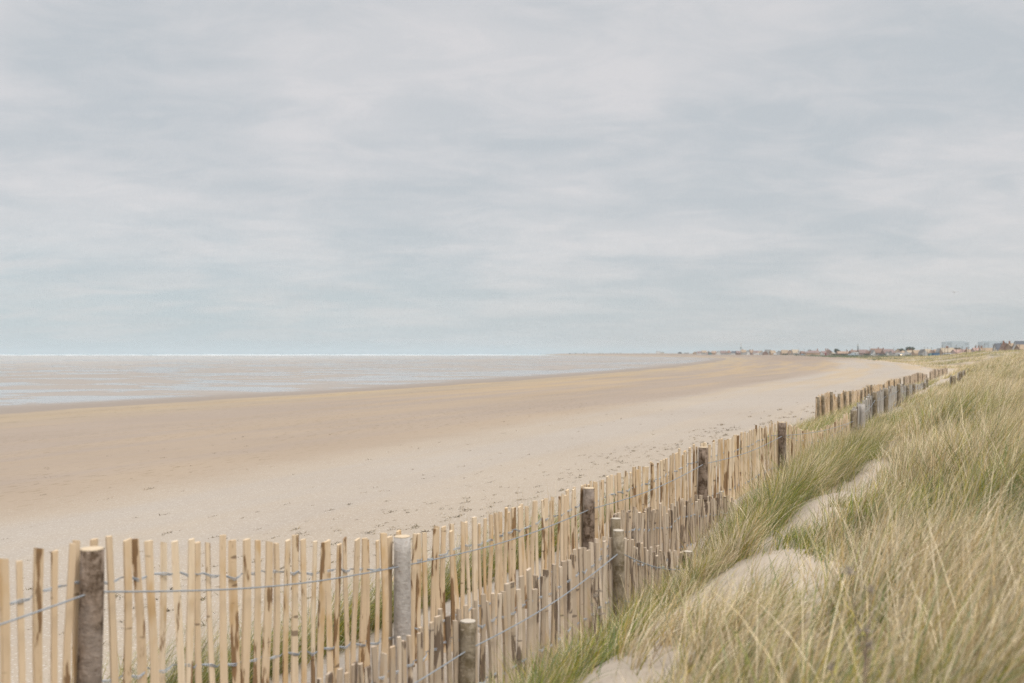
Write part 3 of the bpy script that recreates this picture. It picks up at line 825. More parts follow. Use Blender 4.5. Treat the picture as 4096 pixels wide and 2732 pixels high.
# single tussocks on the beach side of the pale fence
tus = [(-2.35, 6.2, 0.52, 'green grass tussock behind the fence, nearest the left edge'),
       (-2.0, 6.7, 0.42, 'green tussock with bent blades seen between pales just right of the first post'),
       (-1.72, 7.15, 0.36, 'thin green tussock in the sand behind the middle of the first fence bay'),
       (-1.36, 7.85, 0.44, 'dense green tussock behind the fence, left of the smooth grey post'),
       (-.98, 8.35, 0.46, 'green tussock behind the fence, directly right of the smooth grey post'),
       (-.55, 9.0, 0.5, 'tall green tussock glimpsed through the fence bay past the grey post'),
       (-.1, 9.7, 0.5, 'green tussock behind the darkest bark pales of the fence'),
       (.35, 10.5, 0.5, 'green tussock showing above the pale tops left of the third post'),
       (1.25, 11.8, 0.42, 'small tussock on open sand behind the fence, left of the fourth post')]
for X, Y, h, lab in tus:
    S_, T_ = st(X, Y)
    n = 18
    s = S_ + rng.normal(0, .24, n); t = T_ + rng.normal(0, .10, n)
    v, q, c = tussocks(s, t, 52, 0.07, 1.35 * h * rng.uniform(.8, 1.1, n), 0.0042, .85, 5, lean=(0.3, .1))
    base = Vector((X, Y, float(H(X, Y))))
    o = np_mesh('grass_tussock', v - np.array(base), q, M['grass'], col=c)
    o.location = base
    tag(o, lab, 'grass tussock', 'tussocks behind the pale fence')

# loose sea holly sprigs at the edge of the beach slope, low and grey green
# dead flower stalks
M['dead'] = mat_plain('dead_stalk', (0.25, 0.19, 0.14), 0.85, 0.1, 0.2, 30.0)
M['dead_head'] = mat_plain('dead_seed_head', (0.38, 0.32, 0.26), 0.9, 0.1, 0.2, 60.0)
def dead_weed(X, Y, hgt, label, heads=7, spread=0.16):
    root = thing('dead_weed', label, 'weed', (X, Y, float(H(X, Y))))
    stem = MB()
    tips = []
    main = [Vector((0.01 * math.sin(k), 0.012 * math.cos(k * 1.7), hgt * k / 8)) for k in range(9)]
    stem.tube(main, [0.005 - 0.0003 * k for k in range(9)], 6)
    for k in range(heads):
        b0 = main[3 + k % 5]
        a = k * 2.4; ln = hgt * random.uniform(0.22, 0.42)
        tip = b0 + Vector((math.cos(a) * spread * random.uniform(.5, 1), math.sin(a) * spread * random.uniform(.5, 1), ln))
        stem.tube([b0, b0.lerp(tip, .5) + Vector((0, 0, -.02)), tip], [0.0028, 0.0022, 0.0016], 5)
        tips.append(tip)
    tips.append(main[-1])
    stem.build('stem', M['dead'], root)
    for tp in tips:
        hd = MB()
        core = [tp + Vector((0, 0, -.006)), tp + Vector((0, 0, .002)), tp + Vector((0, 0, .008))]
        hd.tube(core, [.002, .004, .001], 5)
        for j in range(12):
            a = random.uniform(0, 6.3); e = random.uniform(-.1, 1.5); L = random.uniform(.010, .026)
            t2 = tp + Vector((math.cos(a) * math.cos(e), math.sin(a) * math.cos(e), math.sin(e))) * L
            hd.tube([tp, t2], [0.0010, 0.0022], 4)
        hd.build('seed_head', M['dead_head'], root)
p = at(3450, 2400, 2.9)
dead_weed(p.x, p.y, 0.66, 'grey brown dead flower stalk among the near straw grass', 6, .09)
p = at(2385, 2600, 5.6)
dead_weed(p.x, p.y, 0.40, 'small brown dock stalk standing before the weathered fence', 5, .03)

# seaweed scraps on the strand line: little dark tangles
def wrack(n, fs, ft, size):
    x, y = [], []
    S_ = fs(n); T_ = ft(S_)
    nb = rng.integers(4, 22, n)
    ci = np.repeat(np.arange(n), nb); N_ = len(ci)
    sc = (size * rng.uniform(.5, 1.5, n))[ci]
    s = S_[ci] + rng.normal(0, 1, N_) * sc * 1.6; t = T_[ci] + rng.normal(0, 1, N_) * sc * 0.45
    X = s * dS[0] + t * dT[0]; Y = s * dS[1] + t * dT[1]
    pal = np.array([(0.10, 0.08, 0.045), (0.20, 0.145, 0.07), (0.14, 0.115, 0.055), (0.28, 0.21, 0.11), (0.07, 0.06, 0.04)])
    col = pal[rng.integers(0, 5, N_)]
    return blades(X, Y, sc * rng.uniform(.6, 2.0, N_), rng.uniform(0, 6.3, N_), np.full(N_, 0.9) + rng.uniform(-.3, .45, N_), rng.uniform(.2, 1.4, N_), sc * rng.uniform(.12, .3, N_), col, 3, zoff=0.0)
W = [wrack(520, lambda n: rng.uniform(6, 34, n) ** 1.0, lambda s: 7.6 + 0.03 * s + rng.normal(0, 0.75, len(s)) + 0.3 * np.sin(s * .6), 0.034),
     wrack(260, lambda n: rng.uniform(4, 26, n), lambda s: rng.uniform(5.2, 12, len(s)), 0.022),
     wrack(260, lambda n: rng.uniform(34, 110, n), lambda s: 8.6 + rng.normal(0, 0.9, len(s)), 0.07),
     wrack(260, lambda n: rng.uniform(6, 60, n), lambda s: rng.uniform(10, 26, len(s)), 0.03)]
v, q, c = merge(W)
tag(np_mesh('seaweed', v, q, M['weed'], col=c), 'dark scraps of seaweed strewn along the strand line on the sand', 'seaweed', kind='stuff')

# low plants on the far shingle
n = 300
Y = 330 + 620 * rng.random(n) ** 0.8; X = Xs(Y) + 68 + np.abs(rng.normal(0, 1, n)) * 45 * np.interp(Y, [330, 900], [.6, 1.3])
ci = np.repeat(np.arange(n), 26)
x = X[ci] + rng.normal(0, 1.5, len(ci)); y = Y[ci] + rng.normal(0, .9, len(ci))
pal = np.array([(0.075, 0.115, 0.055), (0.10, 0.14, 0.07), (0.14, 0.15, 0.06)])
v, q, c = blades(x, y, rng.uniform(.25, .6, len(ci)), rng.uniform(0, 6.3, len(ci)), rng.uniform(.2, .8, len(ci)), rng.uniform(.2, .9, len(ci)), rng.uniform(.35, .8, len(ci)), pal[rng.integers(0, 3, len(ci))], 2)
tag(np_mesh('shingle_plants', v, q, M['grass'], col=c), 'low dark green plants scattered over the far shingle bank', 'ground plants', kind='stuff')
# rough grass on the far hummocks
n = 15000
Y = rng.uniform(130, 560, n); X = Xs(Y) + (62 + 62 * rng.random(n) ** 1.3) / 0.92
S_, T_ = st(X, Y)
dn = fbm(X / 9, Y / 16, 33, 3); D_n = shore_D(X, Y)
k = ((S_ > 185) | (T_ > 5.5)) & (dn > 0.50 - 0.16 * smooth((D_n - 66) / 14)) & (rng.random(n) < np.interp(Y, [130, 420, 560], [1, .75, .15]))
v, q, c = tussocks(S_[k], T_[k], 15, 0.8, rng.uniform(.35, .75, k.sum()), 0.05, gmix(S_[k] / 10, T_[k] / 7, 6, .05, .55), 2, lean=(0.5, .1))
tag(np_mesh('hummock_grass', v, q, M['grass'], col=c), 'rough straw coloured grass on the low hummocks before the village', 'dune grass', kind='stuff')

# ------------------------------------------------------------------ village
PAL = {}
def pm(key, col, rough=0.8):
    if key not in PAL: PAL[key] = mat_plain(key, col, rough, 0.2, 0.14, 0.7)
    return PAL[key]
WALLS = {'white': (.72, .71, .68), 'cream': (.66, .58, .44), 'brick': (.27, .17, .135), 'tan': (.46, .33, .22), 'grey': (.44, .44, .43), 'pink': (.52, .40, .37), 'orange': (.41, .29, .21), 'blue': (.05, .17, .33), 'teal': (.10, .25, .27), 'dark': (.12, .13, .13)}
ROOFS = {'tan': (.40, .29, .19), 'brown': (.27, .165, .12), 'mauve': (.26, .18, .16), 'orange': (.38, .26, .185), 'slate': (.13, .14, .16), 'grey': (.28, .28, .27), 'beige': (.47, .38, .27), 'dark': (.14, .13, .12), 'pink': (.42, .27, .22)}
GLASS = mat_plain('window_glass', (.06, .07, .08), 0.15, 0.5, 0.1)
DOOR = mat_plain('door_paint', (.14, .16, .18), 0.5, 0.3, 0.1)
CHIM = mat_plain('chimney_brick', (.33, .17, .11), 0.9, 0.2, 0.2, 2.0)

def house(px0, px1, yr, Z, wall, roof, style, label, cat='house', eave=0.5, chim=(), detail=1, rot=0.0, depth=None, group=None, name=None, base=None):
    """a house seen between photo columns px0..px1 with its ridge at row yr"""
    cx = (px0 + px1) / 2
    X = (cx - 2048) / F * Z
    gz = float(H(X, Z)) if base is None else base
    w = (px1 - px0) / F * Z
    h = (HZ - yr) / F * Z - gz
    h = max(h, 2.2)
    root = thing(name or 'house', label, cat, (X, Z, gz - 0.1), rot, group)
    he = h * eave + 0.1; h = h + 0.1
    dp = depth or min(max(7.0, w * 0.6), 11)
    hw, hd = w / 2, dp / 2
    wm, rm = pm(wall + '_wall', WALLS[wall]), pm(roof + '_roof', ROOFS[roof])
    mb = MB(); ov = 0.3
    if style == 'flat':
        mb.box(-hw, hw, -hd, hd, -.6, h - .25)
        mb.build('wall', wm, root)
        r = MB(); r.box(-hw - .15, hw + .15, -hd - .15, hd + .15, h - .247, h); ro = r.build('roof', rm, root)
        rz = h
    else:
        if style == 'side':
            prof = [(-hd, -.6), (hd, -.6), (hd, he), (0, h - .2), (-hd, he)]
            mb.loft([[(-hw, y, z) for y, z in prof], [(hw, y, z) for y, z in prof]])
            k = (h - .2 - he) / hd
            rp = [(-hd - ov, he - k * ov + .02), (0, h - .18), (hd + ov, he - k * ov + .02), (hd + ov, he - k * ov + .22), (0, h + .02), (-hd - ov, he - k * ov + .22)]
            r = MB(); r.loft([[(-hw - ov, y, z) for y, z in rp], [(hw + ov, y, z) for y, z in rp]])
        elif style == 'gable':
            prof = [(-hw, -.6), (hw, -.6), (hw, he), (0, h - .2), (-hw, he)]
            mb.loft([[(x, hd, z) for x, z in prof], [(x, -hd, z) for x, z in prof]])
            k = (h - .2 - he) / hw
            rp = [(-hw - ov, he - k * ov + .02), (0, h - .18), (hw + ov, he - k * ov + .02), (hw + ov, he - k * ov + .22), (0, h + .02), (-hw - ov, he - k * ov + .22)]
            r = MB(); r.loft([[(x, hd + ov, z) for x, z in rp], [(x, -hd - ov, z) for x, z in rp]])
        else:  # hip
            mb.box(-hw, hw, -hd, hd, -.6, he)
            a, b_ = hw + ov, hd + ov; rr = max(hw - hd * 1.0, hw * .25)
            r = MB(); r.add([(-a, -b_, he + .003), (a, -b_, he + .003), (a, b_, he + .003), (-a, b_, he + .003), (-rr, 0, h), (rr, 0, h)],
                            [(0, 1, 5, 4), (1, 2, 5), (2, 3, 4, 5), (3, 0, 4), (3, 2, 1, 0)])
        mb.build('wall', wm, root)
        ro = r.build('roof', rm, root)
    for cxr in chim:
        c = MB(); x = (cxr - cx) / F * Z
        c.box(x - .38, x + .38, -.35, .35, h - 1.0, h + 1.0)
        c.box(x - .46, x + .46, -.43, .43, h + 1.003, h + 1.15)
        for dx in (-.18, .18): c.box(x + dx - .1, x + dx + .1, -.1, .1, h + 1.153, h + 1.5)
        c.build('chimney', CHIM, ro)
    if detail:
        nwin = max(2, int(w / 3.2))
        storeys = 2 if he > 4.3 else 1
        for st_ in range(storeys):
            for i in range(nwin):
                x = -hw + w * (i + .5) / nwin
                if st_ == 0 and i == nwin // 2 and nwin > 2: continue
                z0 = .9 + 2.6 * st_
                if z0 + 1.1 > he - .05: continue
                f = MB(); f.box(x - .62, x + .62, -hd - .06, -hd + .02, z0, z0 + 1.1)
                fo = f.build('window', pm('window_frame', (.75, .75, .73)), root)
                p_ = MB(); p_.box(x - .5, x + .5, -hd - .085, -hd - .063, z0 + .1, z0 + 1.0); p_.build('pane', GLASS, fo)
        dr = MB(); dr.box(.05, 1.0, -hd - .05, -hd + .02, 0.1, 2.1); dr.build('door', DOOR, root)
    return root

HS = [
 (2625, 2640, 1405, 2000, 'white', 'grey', 'flat', 'pale flat roofed building at the left end of the coast', .5, (), 0),
 (2640, 2656, 1408, 2000, 'cream', 'grey', 'side', 'low cream shed joined right of the flat roofed building on the spit', .5, (), 0),
 (2712, 2727, 1407, 1800, 'dark', 'slate', 'gable', 'dark gabled hut standing alone on the skyline', .45, (), 0),
 (2739, 2754, 1410, 1750, 'grey', 'grey', 'side', 'tiny grey shed just right of the dark lone hut', .5, (), 0),
 (2772, 2787, 1406.5, 1550, 'tan', 'tan', 'gable', 'small tan gabled bungalow, first of the village row', .4, (), 0),
 (2788, 2806, 1405.5, 1500, 'white', 'mauve', 'side', 'white bungalow with mauve roof, second in the village row', .45, (), 0),
 (2807, 2826, 1402.5, 1480, 'grey', 'tan', 'side', 'taller tan roofed house near the start of the row', .5, (), 0),
 (2826, 2842, 1404, 1460, 'pink', 'orange', 'gable', 'pinkish gabled house beside a dark shed', .4, (), 0),
 (2834, 2845, 1408, 1420, 'teal', 'dark', 'side', 'dark teal shed low in front of the pinkish house', .6, (), 0),
 (2846, 2864, 1404, 1440, 'orange', 'orange', 'side', 'orange tiled bungalow right of the teal shed', .4, (), 0),
 (2864, 2882, 1403.5, 1400, 'white', 'mauve', 'gable', 'white gabled house between orange bungalow and long mauve roof', .4, (), 0),
 (2882, 2904, 1403, 1400, 'grey', 'mauve', 'side', 'long low mauve roofed house left of the brown hip roof', .4, (), 0),
 (2904, 2925, 1401.5, 1380, 'grey', 'brown', 'hip', 'brown hip roofed house standing out in the far row', .4, (), 0),
 (2926, 2944, 1404, 1360, 'white', 'slate', 'side', 'white bungalow with slate roof left of the mast', .45, (), 0),
 (2944, 2964, 1403.5, 1340, 'brick', 'mauve', 'side', 'dark brick terrace just left of the mast foot', .45, (), 0),
 (2965, 2984, 1399.5, 1320, 'grey', 'tan', 'side', 'tall tan roofed house with chimney right of the mast', .5, (2970,), 0),
 (2984, 2998, 1401, 1300, 'white', 'grey', 'gable', 'narrow white gabled house next to reddish roof', .4, (), 0),
 (2997, 3014, 1400.5, 1300, 'brick', 'orange', 'side', 'reddish roofed house with chimneys in the far row', .45, (3000, 3010), 0),
 (3014, 3034, 1403, 1280, 'white', 'mauve', 'side', 'white walled house with dull mauve roof behind parked vans', .5, (), 0),
 (3034, 3054, 1402.5, 1260, 'grey', 'tan', 'gable', 'grey gabled house with tan roof left of the flat block', .4, (), 0),
 (3062, 3083, 1399, 1280, 'grey', 'slate', 'flat', 'flat topped grey block rising over the far row', .5, (), 0),
 (3052, 3070, 1405, 1230, 'brick', 'brown', 'gable', 'brown gabled house low before the flat grey block', .4, (), 0),
 (3080, 3100, 1402, 1200, 'tan', 'tan', 'side', 'tan bungalow with steep roof before the white van', .35, (), 0),
 (3104, 3126, 1403, 1180, 'grey', 'grey', 'gable', 'broad grey gable behind a white caravan', .4, (), 0),
 (3125, 3152, 1400, 1170, 'tan', 'tan', 'side', 'tan roofed house with long ridge left of two brown gables', .35, (), 1),
 (3150, 3168, 1400, 1150, 'tan', 'brown', 'gable', 'brown gabled house with dark hedge in front', .35, (), 1),
 (3166, 3194, 1398.5, 1150, 'white', 'beige', 'side', 'large beige roofed white house left of the utility pole', .4, (), 1),
 (3194, 3206, 1404, 1120, 'white', 'grey', 'flat', 'pale square annexe right of the beige roofed house', .6, (), 0),
 (3203, 3219, 1405, 1110, 'brick', 'brown', 'side', 'small red brick house left of the long hall', .45, (), 0),
 (3262, 3277, 1398.5, 1160, 'brick', 'brown', 'hip', 'brown hipped house top rising behind the long hall', .45, (3270,), 0),
 (3217, 3284, 1402, 1100, 'tan', 'mauve', 'hip', 'long tan brick hall with grey brown hip roof', .50, (), 0),
 (3300, 3325, 1398.5, 1060, 'brick', 'brown', 'gable', 'red brick two storey house with two chimneys', .55, (3303, 3311), 1),
 (3285, 3301, 1404, 1050, 'white', 'mauve', 'side', 'white fronted wing left of the red brick house', .55, (), 1),
 (3325, 3334, 1410, 1030, 'cream', 'cream' if False else 'beige', 'side', 'cream shed between the brick house and round tree', .55, (), 0),
 (3348, 3374, 1405, 1010, 'orange', 'orange', 'side', 'orange tiled bungalow right of the round tree', .45, (), 1),
 (3374, 3400, 1405, 1010, 'brick', 'orange', 'side', 'second orange bungalow, its wall in brick', .45, (3388,), 1),
 (3400, 3430, 1401, 1000, 'brick', 'brown', 'side', 'brown roofed house with white extension left of the lighthouse', .45, (3408,), 1),
 (3412, 3430, 1407, 970, 'white', 'grey', 'flat', 'white flat extension below the lighthouse', .6, (), 1),
 (3431, 3470, 1398.5, 980, 'brick', 'mauve', 'side', 'wide mauve roofed house right of the lighthouse', .4, (), 1),
 (3464, 3486, 1401.5, 960, 'brick', 'brown', 'gable', 'brown gabled house between mauve roof and tall brown house', .35, (), 1),
 (3484, 3530, 1394, 960, 'brick', 'brown', 'side', 'tallest brown roofed house with a white dormer', .40, (3513,), 1),
 (3486, 3497, 1399, 930, 'white', 'white' if False else 'grey', 'gable', 'narrow steep white gable before the tallest brown house', .25, (), 0),
 (3530, 3572, 1396.5, 940, 'brick', 'mauve', 'side', 'second tall house with flat dark ridge and mauve tiles', .42, (3532,), 1),
 (3543, 3553, 1406, 900, 'white', 'grey', 'gable', 'little white pointed gable before the second tall house', .3, (), 0),
 (3562, 3586, 1402.5, 920, 'grey', 'mauve', 'side', 'grey walled house left of the pink gable', .5, (), 1),
 (3585, 3599, 1398, 910, 'pink', 'tan', 'gable', 'pink gabled house under the spreading cypress', .5, (), 1),
 (3598, 3626, 1402, 900, 'tan', 'tan', 'hip', 'tan hipped bungalow in front of the two cypresses', .4, (), 1),
 (3581, 3615, 1411.5, 860, 'white', 'grey', 'side', 'long low white shed before the tan hipped bungalow', .6, (), 0),
 (3625, 3654, 1401.5, 880, 'white', 'beige', 'side', 'white bungalow with beige roof below the dense cypress', .6, (3632, 3645), 1),
 (3652, 3682, 1400, 870, 'tan', 'tan', 'side', 'tan bungalow with white end gable right of the cypress', .4, (), 1),
 (3680, 3702, 1397, 850, 'grey', 'dark', 'gable', 'dark roofed gable with a pole before it', .5, (), 1),
 (3700, 3722, 1396.5, 840, 'white', 'beige', 'side', 'beige roofed house behind the teal shed', .45, (), 1),
 (3718, 3736, 1400, 800, 'orange', 'orange', 'gable', 'orange gabled house above the blue container', .35, (), 1),
 (3735, 3754, 1397.5, 800, 'orange', 'orange', 'side', 'orange tiled house right of the orange gable', .4, (), 1),
 (3752, 3767, 1393, 790, 'white', 'grey', 'gable', 'white gable beside the big beige roof', .5, (), 1),
 (3765, 3812, 1391, 780, 'tan', 'beige', 'side', 'big beige roofed house before the first power station block', .45, (3786, 3791), 1),
 (3773, 3802, 1413, 740, 'white', 'grey', 'side', 'white low shed in front of the big beige roof', .6, (), 0),
 (3812, 3846, 1397.5, 760, 'pink', 'pink', 'side', 'pinkish bungalow left part with hedge mound behind', .5, (), 1),
 (3838, 3872, 1397, 740, 'brick', 'pink', 'gable', 'pink tiled gable with dark verge and tall chimney', .3, (3867,), 1),
 (3868, 3896, 1397, 730, 'tan', 'tan', 'side', 'tan roofed bungalow between pink gable and pink house', .4, (), 1),
 (3892, 3919, 1391, 720, 'pink', 'pink', 'side', 'pink rendered house with chimney and bay windows', .65, (3902, 3914), 1),
 (3920, 3972, 1391.5, 690, 'white', 'tan', 'side', 'long tan roofed house above the yellow green hedge', .4, (3925,), 1),
 (3980, 4001, 1373, 600, 'white', 'slate', 'side', 'white house with steep blue slate roof', .35, (), 1),
 (4000, 4036, 1372, 590, 'brick', 'brown', 'gable', 'dark brick gabled house with tall chimney stack', .35, (4014,), 1),
 (4034, 4059, 1373, 580, 'orange', 'tan', 'side', 'tan brick house with the tallest chimney', .75, (4038,), 1),
 (4058, 4130, 1364, 560, 'white', 'slate', 'side', 'biggest slate roofed house at the right edge', .35, (), 1),
 (4070, 4125, 1378, 520, 'orange', 'tan', 'side', 'orange brick house before the biggest slate roof', .6, (), 1),
]
for i, (a, b2, yr, Z, wl, rf, sty, lab, ev, ch, dt) in enumerate(HS):
    nm = 'shed' if ('shed' in lab or 'hut' in lab) else 'hall' if 'hall with' in lab else 'house'
    house(a, b2, yr, Z, wl, rf, sty, lab, nm, ev, ch, dt, rot=0.0 if sty == 'flat' else random.uniform(-.18, .18), name={'shed': 'shed', 'hall': 'village_hall', 'house': 'house'}[nm])

# vans, cars and containers before the houses
GL2 = mat_plain('car_glass', (.05, .06, .07), 0.1, 0.5, 0.05)
TYRE = mat_plain('tyre_rubber', (.03, .03, .03), 0.9, 0.1, 0.1)
LAMP, nt = new_mat('lit_headlight'); g = N(nt); em = g.n('ShaderNodeEmission'); em.inputs[0].default_value = (1, .75, .4, 1); em.inputs[1].default_value = 6.0; g.out(em.outputs[0])
def car(px, Z, col, label, van=False, rot=0.0, lit=False, name=None):
    X = (px - 2048) / F * Z; gz = float(H(X, Z))
    root = thing(name or ('white_van' if van else 'parked_car'), label, 'van' if van else 'car', (X, Z, gz), rot)
    L, Wd, h1, h2 = (5.2, 1.95, 1.0, 2.3) if van else (4.3, 1.75, .85, 1.45)
    cab = [(-L / 2, .35), (L / 2, .35), (L / 2, h1 * .8), (L * .32, h1)] + ([(L * .22, h2), (-L * .49, h2)] if van else [(L * .12, h2), (-L * .28, h2), (-L * .46, h1)]) + [(-L / 2, h1 * .9)]
    mb = MB(); mb.loft([[(x, Wd / 2, z) for x, z in cab], [(x, -Wd / 2, z) for x, z in cab]])
    mb.build('body', mat_plain('car_paint', col, .35, .5, .04), root)
    gw = MB(); gw.box(-L * (.1 if not van else -.08), L * (.14 if not van else .24), -Wd / 2 - .012, -Wd / 2 + .02, h1 + .05, h2 - .15); gw.build('side_window', GL2, root)
    for sx in (-.3, .3):
        for sy in (-1, 1):
            wv = MB(); c = Vector((sx * L, sy * Wd / 2, .33))
            wv.loft([[c + Vector((.33 * math.cos(t), dy, .33 * math.sin(t))) for t in [k * math.pi / 6 for k in range(12)]] for dy in (-.1, .1)])
            wv.build('wheel', TYRE, root)
    if lit:
        for sy in (-.6, .6):
            hl = MB(); hl.box(L / 2 + .003, L / 2 + .06, sy - .18, sy + .18, .55, .8); hl.build('headlight', LAMP, root)
car(3104, 1150, (.75, .75, .74), 'white van parked before the grey gable', True)
car(3034, 1200, (.78, .78, .77), 'small white van in front of the dull mauve roof', True)
car(3212, 1060, (.25, .38, .48), 'light blue car parked left of the long hall')
car(3402, 900, (.40, .50, .56), 'pale blue car below the orange bungalows')
car(3416, 880, (.45, .55, .62), 'light blue car just left of the lighthouse, lower down', True, name='blue_van')
car(3434, 880, (.40, .43, .45), 'grey car below the wide mauve roof')
car(3494, 860, (.62, .64, .65), 'silver car below the narrow steep white gable')
car(3600, 800, (.25, .26, .28), 'dark car facing the beach with its headlights lit', rot=-math.pi / 2, lit=True)
car(3520, 850, (.15, .16, .18), 'black car parked under the tallest brown house')

def container(px0, px1, yt, Z, col, label, name):
    X = ((px0 + px1) / 2 - 2048) / F * Z; gz = float(H(X, Z)); w = (px1 - px0) / F * Z; h = (HZ - yt) / F * Z - gz
    root = thing(name, label, 'container', (X, Z, gz))
    mb = MB(); n = max(6, int(w / .6))
    for i in range(n):
        x0 = -w / 2 + w * i / n; x1 = x0 + w / n
        mb.box(x0 + .003, x1 - .003, -1.2 + (.04 if i % 2 else 0), 1.2, 0.1, h - .1)
    mb.build('panel', pm('paint_' + name, col), root)
    fr = MB()
    for x in (-w / 2 - .1, w / 2 + .02): fr.box(x, x + .08, -1.25, 1.25, 0, h)
    fr.box(-w / 2 - .02, w / 2 + .02, -1.25, 1.25, h - .095, h); fr.build('frame', pm('frame_' + name, tuple(c * .7 for c in col)), root)
container(3730, 3756, 1411.5, 720, (.07, .18, .32), 'bright blue shipping container below the orange tiled house', 'shipping_container')
container(3716, 3730, 1413, 730, (.16, .33, .36), 'teal container left of the bright blue one', 'storage_container')

# red telephone box by the brick house
X = (3302 - 2048) / F * 1000; gz = float(H(X, 1000))
rt = thing('red_kiosk', 'bright red kiosk standing before the brick house', 'kiosk', (X, 1000, gz))
RED = mat_plain('red_paint', (.5, .03, .03), .4, .4, .05)
b = MB(); b.box(-.6, .6, -.6, .6, 0, 2.2); b.build('body', RED, rt)
b = MB(); b.box(-.7, .7, -.7, .7, 2.203, 2.4); b.box(-.5, .5, -.5, .5, 2.403, 2.55); b.build('roof', RED, rt)
b = MB(); b.box(-.42, .42, -.64, -.603, .5, 1.9); b.build('pane', GLASS, rt)

# utility poles
POLE = mat_plain('pole_wood', (.17, .145, .12), .9, .1, .15)
PG = 'utility poles along the village street'
plist = [(3194, 1393, 1090, 'utility pole right of the beige roofed white house'), (3216, 1394, 1080, 'thin pole left of the long hall'),
         (3386, 1396, 980, 'pole standing over the orange bungalows'), (3478, 1388, 930, 'tall pole left of the tallest brown house'),
         (3575, 1389, 880, 'tall pole left of the spreading cypress'), (3604, 1392, 870, 'pole before the spreading cypress'), (3697, 1386, 800, 'tall dark pole beside the dark roofed gable'),
         (3711, 1389, 780, 'pole above the teal container'), (3726, 1389, 760, 'pole above the gap between the containers'), (3769, 1380, 720, 'tallest pole left of the first power station block'),
         (3779, 1390, 700, 'short pole in front of the big beige roof'), (3791, 1387, 700, 'thicker pole right of the big beige roof chimneys'), (3825, 1380, 680, 'pole against the middle of the first power station block'),
         (3849, 1385, 670, 'pole against the right side of the first power station block'), (3874, 1386, 660, 'pole next to the tall chimney of the pink gable'), (3904, 1379, 640, 'pole above the pink rendered house'),
         (3917, 1379, 640, 'pole right of the pink rendered house'), (3932, 1380, 630, 'pole against the left of the second power station block'), (3939, 1375, 620, 'tall pole before the second power station block'),
         (3973, 1377, 560, 'dark pole left of the blue slate roof'), (3981, 1378, 560, 'grey pole touching the blue slate roof'), (4008, 1384, 540, 'short pole before the dark brick gable'),
         (4042, 1372, 520, 'dark pole before the tan brick house'), (4048, 1382, 520, 'shorter pole right of the dark one on tan brick'), (4077, 1377, 500, 'pole before the orange brick house')]
for px, yt, Z, lab in plist:
    X = (px - 2048) / F * Z; gz = float(H(X, Z)); h = (HZ - yt) / F * Z - gz
    r_ = thing('utility_pole', lab, 'utility pole', (X, Z, gz), random.uniform(-.5, .5), PG)
    b = MB(); b.tube([(0, 0, -.5), (0, 0, h * .5), (0, 0, h)], [.16, .13, .10], 8); b.build('pole', POLE, r_)
    b = MB(); b.box(-.7, .7, -.165, -.105, h - .6, h - .48)
    for x in (-.6, 0.0, .6): b.box(x - .05, x + .05, -.18, -.09, h - .477, h - .33)
    b.build('crossarm', POLE, r_)

# mast with a pale column and a dark drum
X = (2964 - 2048) / F * 2400
mr = thing('radio_mast', 'thin pale radio mast with a green drum, above the far row of houses', 'mast', (X, 2400, -.8))
b = MB(); b.tube([(0, 0, -1), (0, 0, 26), (0, 0, 27)], [1.1, .8, .1], 8); b.build('mast_pole', pm('mast_paint', (.62, .58, .55)), mr)
b = MB(); b.tube([(0, 0, 11.5), (0, 0, 16)], [1.7, 1.7], 10); b.build('drum', pm('mast_drum', (.12, .24, .23)), mr)

# lighthouse
Z = 3000.; X = (3431.5 - 2048) / F * Z
lh = thing('lighthouse', 'tall dark lighthouse rising over the village roofs', 'lighthouse', (X, Z, -.8))
DK = pm('lighthouse_dark', (.055, .085, .095)); 
n = 14
def ring(r, z): return [(r * math.cos(2 * math.pi * k / n), r * math.sin(2 * math.pi * k / n), z) for k in range(n)]
b = MB(); b.loft([ring(2.8, -1), ring(2.4, 10), ring(2.05, 23.0)]); b.build('tower', DK, lh)
b = MB(); b.loft([ring(2.6, 23.003), ring(2.7, 23.6), ring(2.0, 23.7), ring(2.0, 24.2)]); b.build('gallery', pm('lighthouse_pale', (.6, .56, .5)), lh)
b = MB(); b.loft([ring(1.6, 24.203), ring(1.6, 26.6)]); b.build('lantern', pm('lighthouse_lantern', (.50, .46, .40)), lh)
b = MB(); b.loft([ring(1.9, 26.603), ring(1.1, 27.9), ring(.12, 28.6), ring(.1, 30.)]); b.build('cap', DK, lh)

